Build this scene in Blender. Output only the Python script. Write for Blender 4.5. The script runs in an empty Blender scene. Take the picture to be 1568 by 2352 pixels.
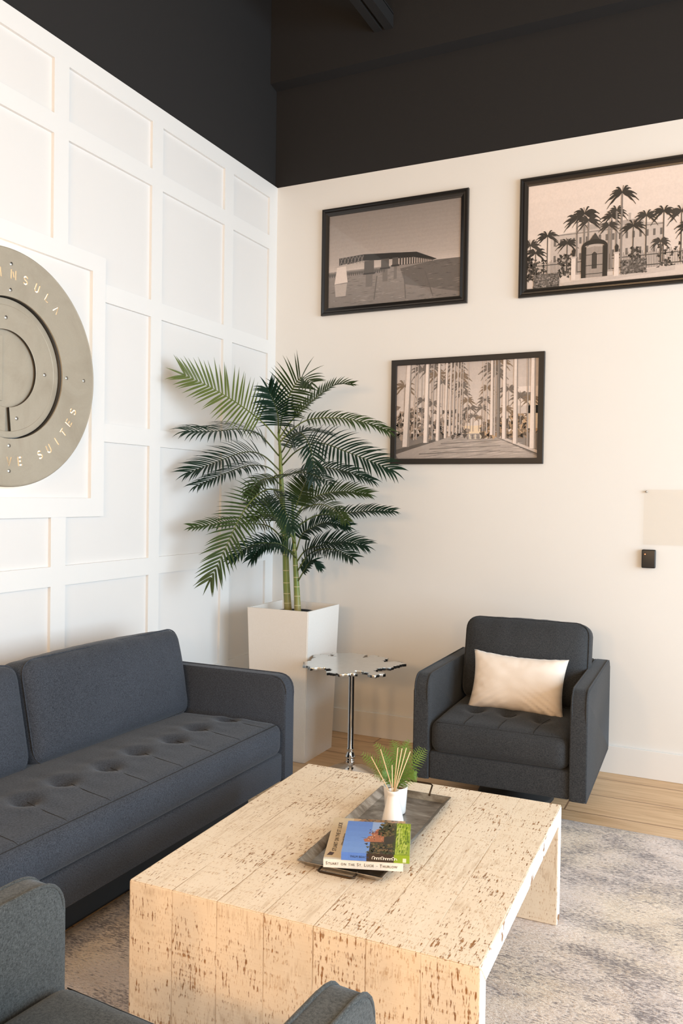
import bpy, bmesh, math, random
from mathutils import Vector, Matrix, Euler, noise
S = bpy.context.scene
COL = S.collection
PI = math.pi
rnd = random.Random(7)

# ------------------------------------------------------------------ camera, exposure, light
cam_d = bpy.data.cameras.new('camera'); cam = bpy.data.objects.new('camera', cam_d); COL.objects.link(cam)
cam_d.sensor_fit = 'AUTO'; cam_d.sensor_width = 36.0; cam_d.lens = 1891.78 / 2352 * 36.0
YAW, PIT, ROL = -0.447808957, -0.0192576622, -0.0149523618
_f = Vector((math.sin(YAW) * math.cos(PIT), math.cos(YAW) * math.cos(PIT), math.sin(PIT)))
_r = Vector((math.cos(YAW), -math.sin(YAW), 0)); _d = _f.cross(_r)
_r2 = math.cos(ROL) * _r + math.sin(ROL) * _d; _d2 = -math.sin(ROL) * _r + math.cos(ROL) * _d
cam.matrix_world = Matrix(((_r2.x, -_d2.x, -_f.x, 0), (_r2.y, -_d2.y, -_f.y, 0), (_r2.z, -_d2.z, -_f.z, 1.45), (0, 0, 0, 1)))
cam_d.clip_start = 0.02
S.camera = cam
vs = S.view_settings
vs.view_transform = 'Standard'; vs.look = 'None'; vs.gamma = 1.0; vs.use_curve_mapping = False
vs.exposure = 0.22
try:
    S.cycles.use_denoising = True
    S.cycles.max_bounces = 8; S.cycles.diffuse_bounces = 4; S.cycles.glossy_bounces = 4
    S.cycles.transparent_max_bounces = 12; S.cycles.sample_clamp_indirect = 6.0
    S.cycles.caustics_reflective = False; S.cycles.caustics_refractive = False
except Exception:
    pass
AMB = (0.655, 0.505, 0.35)
DAY = (0.64, 0.83, 1.0); WARM = (1.0, 0.60, 0.30)
W = bpy.data.worlds.new('world'); S.world = W; W.use_nodes = True
W.node_tree.nodes['Background'].inputs[0].default_value = (*AMB, 1)
W.node_tree.nodes['Background'].inputs[1].default_value = 1.0

def area(name, loc, rot, sx, sy, col, power, spread=PI):
    d = bpy.data.lights.new(name, 'AREA'); d.shape = 'RECTANGLE'; d.size = sx; d.size_y = sy
    d.color = col; d.energy = power; d.spread = spread
    o = bpy.data.objects.new(name, d); o.location = loc; o.rotation_euler = rot; COL.objects.link(o); return o
area('window_daylight', (3.62, 2.05, 1.75), (0, PI / 2, 0), 2.7, 3.9, DAY, 300)
area('window_daylight', (3.62, -1.0, 1.75), (0, PI / 2, 0), 2.7, 1.6, DAY, 25)
def fill_light(loc, col, power, rad=0.16):  # added warm fill, unseen behind the camera, to lift the shadows
    d = bpy.data.lights.new('warm_fill_light', 'POINT'); d.color = col; d.energy = power; d.shadow_soft_size = rad
    o = bpy.data.objects.new('warm_fill_light', d); o.location = loc; COL.objects.link(o); return o
FILL_W = 81
for lx, ly, lz in ((-1.3, -1.3, 1.95), (-0.5, -1.6, 1.95), (0.4, -1.6, 1.95), (1.3, -1.3, 1.95)):
    fill_light((lx, ly, lz), WARM, FILL_W)

# ------------------------------------------------------------------ node helpers
def srgb(r, g, b):
    f = lambda c: c / 12.92 if c <= 0.04045 else ((c + 0.055) / 1.055) ** 2.4
    return (f(r / 255), f(g / 255), f(b / 255), 1.0)
class NT:
    def __init__(s, name):
        s.m = bpy.data.materials.new(name); s.m.use_nodes = True; s.t = s.m.node_tree
        s.b = s.t.nodes['Principled BSDF']; s.out = s.t.nodes['Material Output']
    def n(s, typ, **kw):
        x = s.t.nodes.new(typ)
        for k, v in kw.items():
            if k in x.inputs: x.inputs[k].default_value = v
            else: setattr(x, k, v)
        return x
    def l(s, a, b): s.t.links.new(a, b)
    def coord(s, which='Object', scale=(1, 1, 1), rot=(0, 0, 0)):
        c = s.n('ShaderNodeTexCoord'); m = s.n('ShaderNodeMapping')
        m.inputs['Scale'].default_value = scale; m.inputs['Rotation'].default_value = rot
        s.l(c.outputs[which], m.inputs['Vector']); return m.outputs['Vector']
    def noise(s, vec, scale, detail=3, rough=0.55, dist=0.0):
        x = s.n('ShaderNodeTexNoise'); x.inputs['Scale'].default_value = scale; x.inputs['Detail'].default_value = detail
        x.inputs['Roughness'].default_value = rough; x.inputs['Distortion'].default_value = dist
        if vec is not None: s.l(vec, x.inputs['Vector'])
        return x.outputs['Fac']
    def ramp(s, fac, stops, interp='LINEAR'):
        x = s.n('ShaderNodeValToRGB'); x.color_ramp.interpolation = interp; e = x.color_ramp.elements
        while len(e) > 1: e.remove(e[-1])
        e[0].position = stops[0][0]; e[0].color = stops[0][1]
        for p, c in stops[1:]:
            k = e.new(p); k.color = c
        s.l(fac, x.inputs['Fac']); return x.outputs['Color']
    def mix(s, fac, a, b, mode='MIX'):
        x = s.n('ShaderNodeMix', data_type='RGBA', blend_type=mode)
        for sock, v in ((x.inputs[0], fac), (x.inputs[6], a), (x.inputs[7], b)):
            if hasattr(v, 'is_linked'): s.l(v, sock)
            else: sock.default_value = v
        return x.outputs[2]
    def math(s, op, a, b=0.0):
        x = s.n('ShaderNodeMath', operation=op)
        for sock, v in ((x.inputs[0], a), (x.inputs[1], b)):
            if hasattr(v, 'is_linked'): s.l(v, sock)
            else: sock.default_value = v
        return x.outputs[0]
    def bump(s, h, strength=0.3, dist=0.01):
        x = s.n('ShaderNodeBump'); x.inputs['Strength'].default_value = strength; x.inputs['Distance'].default_value = dist
        s.l(h, x.inputs['Height']); s.l(x.outputs['Normal'], s.b.inputs['Normal'])
    def base(s, v):
        if hasattr(v, 'is_linked'): s.l(v, s.b.inputs['Base Color'])
        else: s.b.inputs['Base Color'].default_value = v
    def set(s, **kw):
        for k, v in kw.items(): s.b.inputs[k.replace('_', ' ')].default_value = v
        return s
def g(v): return (v, v, v, 1)
def simple(name, col, rough=0.5, metal=0.0, **kw):
    t = NT(name); t.base(col); t.set(Roughness=rough, Metallic=metal, **kw); return t.m

def paint(name, col, rough=0.6, grain=0.06, spec=0.5):
    t = NT(name); v = t.coord()
    f = t.noise(v, 2.2, 4)
    dk = tuple(c * 0.965 for c in col[:3]) + (1,)
    t.base(t.mix(f, dk, col)); t.set(Roughness=rough, Specular_IOR_Level=spec)
    t.bump(t.noise(v, 260, 2), grain, 0.002); return t.m
M = {}
M['wall_cream'] = paint('wall_cream', (0.765, 0.755, 0.725, 1), 0.62)
M['panel_white'] = paint('panel_white', (0.735, 0.728, 0.712, 1), 0.5)
M['trim_white'] = paint('trim_white', (0.775, 0.775, 0.76, 1), 0.42, 0.02)
M['black_paint'] = paint('black_paint', (0.023, 0.0222, 0.0222, 1), 0.8, 0.12, 0.15)

def fabric(name, dark, light, sheen=0.25):
    t = NT(name); v = t.coord()
    w1 = t.noise(t.coord(scale=(1, 1, 0.3)), 600, 2); w2 = t.noise(t.coord(scale=(0.3, 0.3, 1)), 600, 2)
    f = t.math('MULTIPLY', t.math('ADD', w1, w2), 0.5)
    f = t.math('ADD', f, t.math('MULTIPLY', t.math('SUBTRACT', t.noise(v, 4, 2), 0.5), 0.12))
    t.base(t.ramp(f, [(0.34, dark), (0.66, light)]))
    t.set(Roughness=0.88, Sheen_Weight=sheen, Sheen_Roughness=0.45, Sheen_Tint=(0.85, 0.92, 1, 1), Specular_IOR_Level=0.12)
    t.bump(f, 0.35, 0.002); return t.m
M['navy_fabric'] = fabric('navy_fabric', (0.019, 0.0225, 0.029, 1), (0.070, 0.080, 0.099, 1), 0.14)
M['charcoal_fabric'] = fabric('charcoal_fabric', (0.018, 0.020, 0.023, 1), (0.062, 0.066, 0.071, 1), 0.10)
M['grey_fabric'] = fabric('grey_fabric', (0.030, 0.034, 0.035, 1), (0.105, 0.115, 0.115, 1), 0.15)
M['dark_plinth'] = simple('dark_plinth', g(0.010), 0.7)

def velvet():
    t = NT('cream_velvet'); v = t.coord()
    f = t.noise(t.coord(scale=(1, 1, 1)), 9, 4, 0.6)
    t.base(t.mix(f, (0.78, 0.68, 0.58, 1), (0.86, 0.79, 0.71, 1)))
    t.set(Roughness=0.75, Sheen_Weight=0.35, Sheen_Roughness=0.3)
    t.bump(t.noise(v, 420, 2), 0.25, 0.002); return t.m
M['velvet'] = velvet()

def rough_wood(axis):
    # whitewashed rough-sawn timber; grain runs along `axis` of the part's own coordinates
    t = NT('whitewashed_wood_%d' % axis)
    def sc(along, across):
        s_ = [across] * 3; s_[axis] = along; return tuple(s_)
    tc = t.n('ShaderNodeTexCoord')
    sep = t.n('ShaderNodeSeparateXYZ'); t.l(tc.outputs['Object'], sep.inputs[0])
    # boards across x: each board gets its own offset
    bid = t.math('FLOOR', t.math('MULTIPLY', t.math('ADD', sep.outputs[0], 0.481), 1 / 0.1375))
    wn = t.n('ShaderNodeTexWhiteNoise', noise_dimensions='1D'); t.l(bid, wn.inputs['W'])
    off = t.n('ShaderNodeVectorMath', operation='ADD'); t.l(tc.outputs['Object'], off.inputs[0])
    sc2 = t.n('ShaderNodeVectorMath', operation='SCALE'); t.l(wn.outputs['Color'], sc2.inputs[0]); sc2.inputs['Scale'].default_value = 7.0
    t.l(sc2.outputs[0], off.inputs[1])
    def vec(along, across):
        m = t.n('ShaderNodeMapping'); m.inputs['Scale'].default_value = sc(along, across); t.l(off.outputs[0], m.inputs['Vector']); return m.outputs['Vector']
    big = t.noise(vec(0.9, 2.6), 1.6, 2, 0.5)
    wv = t.n('ShaderNodeTexWave', wave_type='RINGS', rings_direction='XYZ'[0] if axis != 0 else 'Y', wave_profile='SIN')
    wv.inputs['Scale'].default_value = 17.0; wv.inputs['Distortion'].default_value = 3.2; wv.inputs['Detail'].default_value = 2.0; wv.inputs['Detail Scale'].default_value = 0.9
    t.l(vec(0.22, 1.15), wv.inputs['Vector'])
    grain = wv.outputs['Fac']
    fleck = t.noise(vec(34, 190), 1.0, 2, 0.55)
    saw = t.noise(vec(120, 4), 1.0, 1, 0.5)
    patch = t.noise(vec(1.6, 4.5), 2.0, 3, 0.6)
    tone = t.mix(t.noise(vec(3, 18), 1.0, 3, 0.6), (0.83, 0.705, 0.545, 1), (0.90, 0.81, 0.665, 1))
    tone = t.mix(t.math('MULTIPLY', big, 0.35), tone, (0.74, 0.57, 0.37, 1))
    # open pores / missing paint
    th = t.math('ADD', t.math('MULTIPLY', grain, 0.10), t.math('MULTIPLY', t.math('SUBTRACT', patch, 0.5), 0.22))
    th = t.math('ADD', th, t.math('MULTIPLY', t.math('SUBTRACT', saw, 0.5), 0.22))
    pores = t.math('ADD', fleck, th)
    pm = t.ramp(pores, [(0.68, g(0)), (0.735, g(0.7)), (0.80, g(1))])
    dark = t.mix(t.noise(vec(9, 30), 1.0, 1), (0.17, 0.068, 0.020, 1), (0.42, 0.21, 0.08, 1))
    c = t.mix(pm, tone, dark)
    fine = t.noise(vec(75, 330), 1.0, 1, 0.5)
    fm = t.ramp(t.math('ADD', fine, t.math('MULTIPLY', t.math('SUBTRACT', saw, 0.5), 0.34)), [(0.60, g(0)), (0.70, g(0.55))])
    c = t.mix(fm, c, (0.50, 0.30, 0.14, 1))
    # hairline dark grain lines
    ln = t.ramp(grain, [(0.0, g(1)), (0.03, g(0.6)), (0.09, g(0))])
    lm = t.math('MULTIPLY', t.math('MULTIPLY', ln, 0.45), t.ramp(t.noise(vec(12, 170), 1.0, 2), [(0.44, g(0)), (0.60, g(0.7))]))
    c = t.mix(lm, c, (0.40, 0.24, 0.11, 1))
    # seams between boards
    fr = t.math('FRACT', t.math('MULTIPLY', t.math('ADD', sep.outputs[0], 0.481), 1 / 0.1375))
    seam = t.ramp(t.math('ABSOLUTE', t.math('SUBTRACT', fr, 0.5)), [(0.484, g(0)), (0.494, g(0.7))])
    seam = t.math('MULTIPLY', seam, t.ramp(t.noise(vec(4, 2), 1.0, 2), [(0.42, g(0.0)), (0.62, g(1))]))
    c = t.mix(seam, c, (0.33, 0.19, 0.085, 1))
    t.base(c); t.set(Roughness=0.72, Specular_IOR_Level=0.3)
    h = t.math('SUBTRACT', t.math('ADD', t.math('MULTIPLY', saw, 0.3), t.math('MULTIPLY', grain, 0.35)), t.math('ADD', pm, seam))
    t.bump(h, 0.45, 0.004); return t.m
M['wood_top'] = rough_wood(1); M['wood_leg'] = rough_wood(2)

def floor_mat():
    t = NT('oak_planks'); tc = t.n('ShaderNodeTexCoord')
    m = t.n('ShaderNodeMapping'); m.inputs['Location'].default_value = (0.70, 0.0255, 0); t.l(tc.outputs['Object'], m.inputs['Vector'])
    br = t.n('ShaderNodeTexBrick'); br.offset = 0.37; br.inputs['Scale'].default_value = 1.0
    br.inputs['Brick Width'].default_value = 1.2; br.inputs['Row Height'].default_value = 0.2625; br.inputs['Mortar Size'].default_value = 0.004
    br.inputs['Mortar Smooth'].default_value = 0.1; br.inputs['Bias'].default_value = 0.0
    br.inputs['Color1'].default_value = g(0.0); br.inputs['Color2'].default_value = g(1.0); br.inputs['Mortar'].default_value = g(0.5)
    t.l(m.outputs[0], br.inputs['Vector'])
    mp = t.n('ShaderNodeMapping'); mp.inputs['Scale'].default_value = (1.2, 14, 1); t.l(tc.outputs['Object'], mp.inputs['Vector'])
    add = t.n('ShaderNodeVectorMath', operation='ADD'); t.l(mp.outputs[0], add.inputs[0]); t.l(br.outputs['Color'], add.inputs[1])
    gr = t.noise(add.outputs[0], 2.2, 5, 0.62, 0.4)
    c = t.ramp(gr, [(0.28, (0.47, 0.285, 0.14, 1)), (0.5, (0.66, 0.44, 0.245, 1)), (0.74, (0.77, 0.55, 0.335, 1))])
    c = t.mix(t.math('MULTIPLY', br.outputs['Color'], 0.22), c, (0.44, 0.28, 0.15, 1))
    c = t.mix(br.outputs['Fac'], c, (0.27, 0.15, 0.075, 1))
    t.base(c); t.set(Roughness=0.42); t.bump(t.math('SUBTRACT', gr, t.math('MULTIPLY', br.outputs['Fac'], 2.0)), 0.15, 0.003); return t.m
M['floor'] = floor_mat()

def rug_mat():
    t = NT('distressed_rug')
    v = t.coord(scale=(1.0, 1.7, 1)); vf = t.coord(scale=(0.6, 1.6, 1))
    big = t.noise(v, 2.6, 6, 0.62, 0.35); mid = t.noise(vf, 13, 5, 0.72); fine = t.noise(vf, 105, 3, 0.75)
    warm = t.noise(t.coord(), 2.3, 3)
    light = t.mix(t.ramp(warm, [(0.42, g(0)), (0.60, g(1))]), (0.85, 0.745, 0.685, 1), (0.89, 0.765, 0.625, 1))
    f = t.math('ADD', t.math('MULTIPLY', big, 0.72), t.math('MULTIPLY', mid, 0.28))
    f = t.math('ADD', f, t.math('MULTIPLY', t.math('SUBTRACT', fine, 0.5), 0.95))
    c = t.mix(t.ramp(f, [(0.24, g(1)), (0.38, g(0.82)), (0.53, g(0.12)), (0.62, g(0))]), light, (0.19, 0.165, 0.165, 1))
    brn = t.ramp(t.math('ADD', mid, t.math('MULTIPLY', t.math('SUBTRACT', fine, 0.5), 0.9)), [(0.56, g(0)), (0.78, g(0.6))])
    c = t.mix(brn, c, (0.34, 0.245, 0.17, 1))
    t.base(c); t.set(Roughness=0.95, Specular_IOR_Level=0.1, Sheen_Weight=0.15); t.bump(fine, 0.9, 0.008); return t.m
M['rug'] = rug_mat()

def leaf(name, a, b, rough=0.42):
    t = NT(name); f = t.noise(t.coord(), 7, 2)
    t.base(t.mix(f, a, b)); t.set(Roughness=rough, Specular_IOR_Level=0.28)
    tr = t.n('ShaderNodeBsdfTranslucent'); tr.inputs['Color'].default_value = tuple(min(1, c * 1.6) for c in b[:3]) + (1,)
    mx = t.n('ShaderNodeMixShader'); mx.inputs[0].default_value = 0.12
    t.l(t.b.outputs[0], mx.inputs[1]); t.l(tr.outputs[0], mx.inputs[2]); t.l(mx.outputs[0], t.out.inputs['Surface']); return t.m
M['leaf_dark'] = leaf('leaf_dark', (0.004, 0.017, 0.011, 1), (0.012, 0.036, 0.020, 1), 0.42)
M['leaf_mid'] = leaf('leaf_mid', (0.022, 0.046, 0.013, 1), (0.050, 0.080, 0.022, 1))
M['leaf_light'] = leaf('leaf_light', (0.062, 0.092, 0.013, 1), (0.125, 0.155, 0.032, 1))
M['stalk'] = leaf('stalk', (0.10, 0.14, 0.03, 1), (0.20, 0.23, 0.06, 1))
M['fern'] = leaf('fern_leaf', (0.06, 0.15, 0.02, 1), (0.22, 0.33, 0.075, 1), 0.5)
def trunk_mat():
    t = NT('palm_trunk'); tc = t.n('ShaderNodeTexCoord'); sp = t.n('ShaderNodeSeparateXYZ'); t.l(tc.outputs['Object'], sp.inputs[0])
    f = t.noise(t.coord(scale=(1, 1, 0.25)), 22, 3)
    c = t.mix(f, (0.085, 0.145, 0.022, 1), (0.26, 0.30, 0.06, 1))
    low = t.ramp(sp.outputs[2], [(0.80, g(1)), (0.93, g(0))])
    c = t.mix(t.math('MULTIPLY', low, 0.75), c, (0.36, 0.28, 0.12, 1))
    t.base(c); t.set(Roughness=0.45); return t.m
M['trunk'] = trunk_mat()
M['ring_scar'] = simple('ring_scar', (0.50, 0.46, 0.26, 1), 0.6)
M['soil'] = simple('soil', (0.012, 0.010, 0.008, 1), 0.95)
M['black_plastic'] = simple('black_plastic', g(0.012), 0.4)
def planter_mat():
    t = NT('matte_white_planter'); f = t.noise(t.coord(), 120, 4, 0.7)
    t.base(t.mix(f, (0.74, 0.71, 0.66, 1), (0.82, 0.80, 0.765, 1))); t.set(Roughness=0.6); t.bump(f, 0.08, 0.002); return t.m
M['planter'] = planter_mat()
M['chrome'] = simple('chrome', (0.74, 0.71, 0.68, 1), 0.07, 1.0)
def hammered():
    t = NT('hammered_nickel'); f = t.noise(t.coord(), 35, 3)
    t.base(t.mix(f, (0.62, 0.60, 0.56, 1), (0.78, 0.76, 0.72, 1))); t.set(Metallic=1.0, Roughness=0.2); t.bump(t.noise(t.coord(), 60, 2), 0.12, 0.002); return t.m
M['nickel'] = hammered()
def tray_mat():
    t = NT('aged_zinc'); f = t.noise(t.coord(scale=(1, 2.2, 1)), 7, 5, 0.65, 0.6)
    t.base(t.ramp(f, [(0.32, (0.13, 0.105, 0.08, 1)), (0.5, (0.30, 0.27, 0.23, 1)), (0.66, (0.56, 0.53, 0.49, 1))])); t.set(Metallic=0.85, Roughness=0.36); t.bump(f, 0.1, 0.003); return t.m
M['zinc'] = tray_mat()
M['bronze'] = simple('dark_bronze', (0.055, 0.035, 0.02, 1), 0.35, 0.9)
M['ceramic'] = simple('white_ceramic', (0.83, 0.82, 0.79, 1), 0.28)
M['reed'] = simple('reed', (0.74, 0.56, 0.34, 1), 0.7)
def sign_mat():
    t = NT('champagne_metal'); f = t.noise(t.coord(), 5, 5, 0.6, 0.8); h = t.noise(t.coord(), 180, 2)
    c = t.ramp(f, [(0.3, (0.37, 0.325, 0.25, 1)), (0.55, (0.43, 0.385, 0.305, 1)), (0.75, (0.40, 0.36, 0.28, 1))])
    t.base(t.mix(t.math('MULTIPLY', h, 0.22), c, (0.27, 0.23, 0.17, 1))); t.set(Metallic=0.35, Roughness=0.5); t.bump(h, 0.05, 0.001); return t.m
M['sign'] = sign_mat()
def emit(name, col, st):
    t = NT(name); t.base((0, 0, 0, 1)); t.b.inputs['Emission Color'].default_value = col; t.b.inputs['Emission Strength'].default_value = st; return t.m
M['backlight'] = emit('warm_backlight', (1.0, 0.76, 0.52, 1), 4.5)
M['sign_dark'] = simple('shaded_recess', (0.03, 0.026, 0.02, 1), 0.5, 0.3)  # shade inside the sign's gaps, put into a dark wall colour
M['led'] = emit('red_led', (1.0, 0.16, 0.05, 1), 6.0)
M['screw'] = simple('screw_steel', (0.42, 0.41, 0.38, 1), 0.3, 1.0)
M['screw_dark'] = simple('screw_recess', g(0.03), 0.5, 0.5)
M['frame_black'] = simple('black_wood_frame', (0.010, 0.0085, 0.008, 1), 0.28)
M['frame_flat'] = simple('matte_black_frame', (0.0115, 0.009, 0.0075, 1), 0.45)
def glass_mat():
    t = NT('clear_glazing'); tr = t.n('ShaderNodeBsdfTransparent'); gl = t.n('ShaderNodeBsdfGlossy'); gl.inputs['Roughness'].default_value = 0.03
    fr = t.n('ShaderNodeFresnel'); fr.inputs[0].default_value = 1.45; ge = t.n('ShaderNodeNewGeometry')
    mx = t.n('ShaderNodeMixShader'); t.l(t.math('MULTIPLY', fr.outputs[0], t.math('SUBTRACT', 1.0, ge.outputs['Backfacing'])), mx.inputs[0]); t.l(tr.outputs[0], mx.inputs[1]); t.l(gl.outputs[0], mx.inputs[2])
    t.l(mx.outputs[0], t.out.inputs['Surface']); return t.m
M['glass'] = glass_mat()
def acrylic_mat():
    t = NT('clear_acrylic'); tr = t.n('ShaderNodeBsdfTransparent'); tr.inputs[0].default_value = (0.993, 0.985, 0.972, 1)
    gl = t.n('ShaderNodeBsdfGlossy'); gl.inputs['Roughness'].default_value = 0.08
    fr = t.n('ShaderNodeFresnel'); fr.inputs[0].default_value = 1.35; ge = t.n('ShaderNodeNewGeometry')
    mx = t.n('ShaderNodeMixShader'); t.l(t.math('MULTIPLY', fr.outputs[0], t.math('SUBTRACT', 1.0, ge.outputs['Backfacing'])), mx.inputs[0]); t.l(tr.outputs[0], mx.inputs[1]); t.l(gl.outputs[0], mx.inputs[2])
    t.l(mx.outputs[0], t.out.inputs['Surface']); return t.m
M['acrylic'] = acrylic_mat()
def print_mat(name, rough, grain, gs=90):
    t = NT(name); a = t.n('ShaderNodeVertexColor'); a.layer_name = 'ink'
    f = t.noise(t.coord(), gs, 4, 0.7)
    t.base(t.mix(t.math('MULTIPLY', t.math('SUBTRACT', f, 0.35), grain), a.outputs['Color'], t.mix(0.5, a.outputs['Color'], g(0.0)))); t.set(Roughness=rough); return t.m
M['print'] = print_mat('photo_print', 0.5, 0.55)
M['cover'] = print_mat('book_cover', 0.3, 0.5, 150)
M['paper'] = simple('page_block', (0.78, 0.74, 0.66, 1), 0.8)
M['ink_dark'] = simple('ink_dark', (0.03, 0.028, 0.03, 1), 0.6)
M['ink_white'] = simple('ink_white', (0.85, 0.82, 0.74, 1), 0.6)
M['ink_blue'] = simple('ink_blue', (0.03, 0.06, 0.16, 1), 0.6)

# ------------------------------------------------------------------ mesh helpers
def link(name, me, m, parent=None, smooth=False, loc=None, rot=None):
    o = bpy.data.objects.new(name, me); COL.objects.link(o)
    if m is not None:
        for x in (m if isinstance(m, (list, tuple)) else [m]): me.materials.append(x)
    if parent is not None: o.parent = parent
    if smooth:
        for p in me.polygons: p.use_smooth = True
    if loc is not None: o.location = loc
    if rot is not None: o.rotation_euler = rot
    return o
def obj(name, bm, m, parent=None, smooth=False, loc=None, rot=None):
    bmesh.ops.recalc_face_normals(bm, faces=bm.faces[:])
    me = bpy.data.meshes.new(name); bm.to_mesh(me); bm.free()
    return link(name, me, m, parent, smooth, loc, rot)
def thing(name, label, cat, loc=(0, 0, 0), rotz=0.0, group=None):
    o = bpy.data.objects.new(name, None); COL.objects.link(o); o.empty_display_size = 0.1
    o.location = loc; o.rotation_euler = (0, 0, rotz); o['label'] = label; o['category'] = cat
    if group: o['group'] = group
    return o
def struct(name, bm, m, label=None):
    o = obj(name, bm, m); o['kind'] = 'structure'
    if label: o['label'] = label
    return o
def box(bm, x0, x1, y0, y1, z0, z1, bev=0.0, seg=2):
    vs_ = [bm.verts.new((x, y, z)) for z in (z0, z1) for y in (y0, y1) for x in (x0, x1)]
    fs = [bm.faces.new([vs_[i] for i in q]) for q in ((0, 2, 3, 1), (4, 5, 7, 6), (0, 1, 5, 4), (2, 6, 7, 3), (0, 4, 6, 2), (1, 3, 7, 5))]
    if bev > 0:
        es = list({e for f in fs for e in f.edges})
        bmesh.ops.bevel(bm, geom=es, offset=bev, segments=seg, profile=0.5, affect='EDGES')
    return bm
def B(*a, **k): return box(bmesh.new(), *a, **k)
def tube(bm, pts, rad, n=8, caps=True):
    pts = [Vector(p) for p in pts]
    if not hasattr(rad, '__len__'): rad = [rad] * len(pts)
    rings = []; ref = None
    for i, p in enumerate(pts):
        a = pts[max(i - 1, 0)]; b = pts[min(i + 1, len(pts) - 1)]; t = (b - a)
        if t.length < 1e-9: t = Vector((0, 0, 1))
        t.normalize()
        if ref is None:
            ref = t.orthogonal().normalized()
        ref = (ref - t * ref.dot(t))
        if ref.length < 1e-6: ref = t.orthogonal()
        ref.normalize(); bi = t.cross(ref)
        rings.append([bm.verts.new(p + (ref * math.cos(2 * PI * k / n) + bi * math.sin(2 * PI * k / n)) * rad[i]) for k in range(n)])
    for A, Bq in zip(rings, rings[1:]):
        for k in range(n): bm.faces.new((A[k], A[(k + 1) % n], Bq[(k + 1) % n], Bq[k]))
    if caps:
        bm.faces.new(rings[0][::-1]); bm.faces.new(rings[-1])
    return bm
def lathe(bm, prof, n=32, c=(0, 0, 0)):
    rings = []
    for r, z in prof:
        if r < 1e-6: rings.append([bm.verts.new((c[0], c[1], c[2] + z))])
        else: rings.append([bm.verts.new((c[0] + r * math.cos(2 * PI * k / n), c[1] + r * math.sin(2 * PI * k / n), c[2] + z)) for k in range(n)])
    for A, Bq in zip(rings, rings[1:]):
        for k in range(n):
            k2 = (k + 1) % n
            if len(A) == 1 and len(Bq) == 1: continue
            if len(A) == 1: bm.faces.new((A[0], Bq[k], Bq[k2]))
            elif len(Bq) == 1: bm.faces.new((A[k], A[k2], Bq[0]))
            else: bm.faces.new((A[k], A[k2], Bq[k2], Bq[k]))
    return bm
def spline(pts, n):
    P = [Vector(p) for p in pts]; P = [2 * P[0] - P[1]] + P + [2 * P[-1] - P[-2]]
    out = []; m = len(P) - 3
    for i in range(n + 1):
        s = min(i / n * m, m - 1e-6); k = int(s); t = s - k
        a, b, c, d = P[k:k + 4]
        out.append(0.5 * ((2 * b) + (c - a) * t + (2 * a - 5 * b + 4 * c - d) * t * t + (3 * b - a - 3 * c + d) * t ** 3))
    return out
def samples(h, r, step):
    r = min(r, h)
    s = [-h + r * (1 - math.cos(a * PI / 8)) * 0.999 for a in (0, 1, 2, 3)]
    k = max(2, int(2 * (h - r) / step))
    mid = [-(h - r) + 2 * (h - r) * i / k for i in range(k + 1)]
    return s + mid + [-x for x in s[::-1]]
def soft_box(hx, hy, hz, r, step=0.02, fn=None):
    """rounded, subdivided box centred at the origin; fn(p, n) may push each vertex"""
    bm = bmesh.new(); cache = {}
    X, Y, Z = samples(hx, r, step), samples(hy, r, step), samples(hz, r, max(step, 0.02))
    def vert(p):
        key = tuple(round(c, 6) for c in p)
        if key in cache: return cache[key]
        q = Vector((max(-(hx - r), min(hx - r, p[0])), max(-(hy - r), min(hy - r, p[1])), max(-(hz - r), min(hz - r, p[2]))))
        d = Vector(p) - q
        n = d.normalized() if d.length > 1e-9 else Vector((0, 0, 1))
        v = q + n * r
        if fn: v = fn(v, n)
        cache[key] = bm.verts.new(v); return cache[key]
    def grid(A, Bq, mk):
        for i in range(len(A) - 1):
            for j in range(len(Bq) - 1):
                bm.faces.new([vert(mk(a, b)) for a, b in ((A[i], Bq[j]), (A[i + 1], Bq[j]), (A[i + 1], Bq[j + 1]), (A[i], Bq[j + 1]))])
    for s in (-1, 1):
        grid(X, Y, lambda a, b: (a, b, s * hz)); grid(X, Z, lambda a, b: (a, s * hy, b)); grid(Y, Z, lambda a, b: (s * hx, a, b))
    return bm
def prism(bm, poly, axis, a, b, bev=0.0, seg=3):
    """extrude a 2D polygon along an axis (0=x,1=y,2=z)"""
    def mk(u, v, w): return {0: (w, u, v), 1: (u, w, v), 2: (u, v, w)}[axis]
    A = [bm.verts.new(mk(u, v, a)) for u, v in poly]; Bv = [bm.verts.new(mk(u, v, b)) for u, v in poly]
    f1 = bm.faces.new(A); f2 = bm.faces.new(Bv[::-1])
    for i in range(len(poly)):
        j = (i + 1) % len(poly); bm.faces.new((A[i], A[j], Bv[j], Bv[i]))
    if bev:
        es = list(set(f1.edges) | set(f2.edges))
        bmesh.ops.bevel(bm, geom=es, offset=bev, segments=seg, profile=0.5, affect='EDGES')
    return bm
def round_poly(corners, n=6):
    """corners: (u, v, radius)"""
    out = []; m = len(corners)
    for i in range(m):
        p = Vector(corners[i][:2]); r = corners[i][2]
        a = Vector(corners[i - 1][:2]); b = Vector(corners[(i + 1) % m][:2])
        if r <= 0: out.append(tuple(p)); continue
        da = (a - p).normalized(); db = (b - p).normalized()
        for k in range(n + 1):
            t = k / n
            q = p + da * r * (1 - t) ** 2 + db * r * t ** 2
            out.append((q.x, q.y))
    return out
def copy_tree(o, parent=None):
    c = o.copy(); COL.objects.link(c); c.parent = parent
    for ch in list(o.children): copy_tree(ch, c)
    return c
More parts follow.
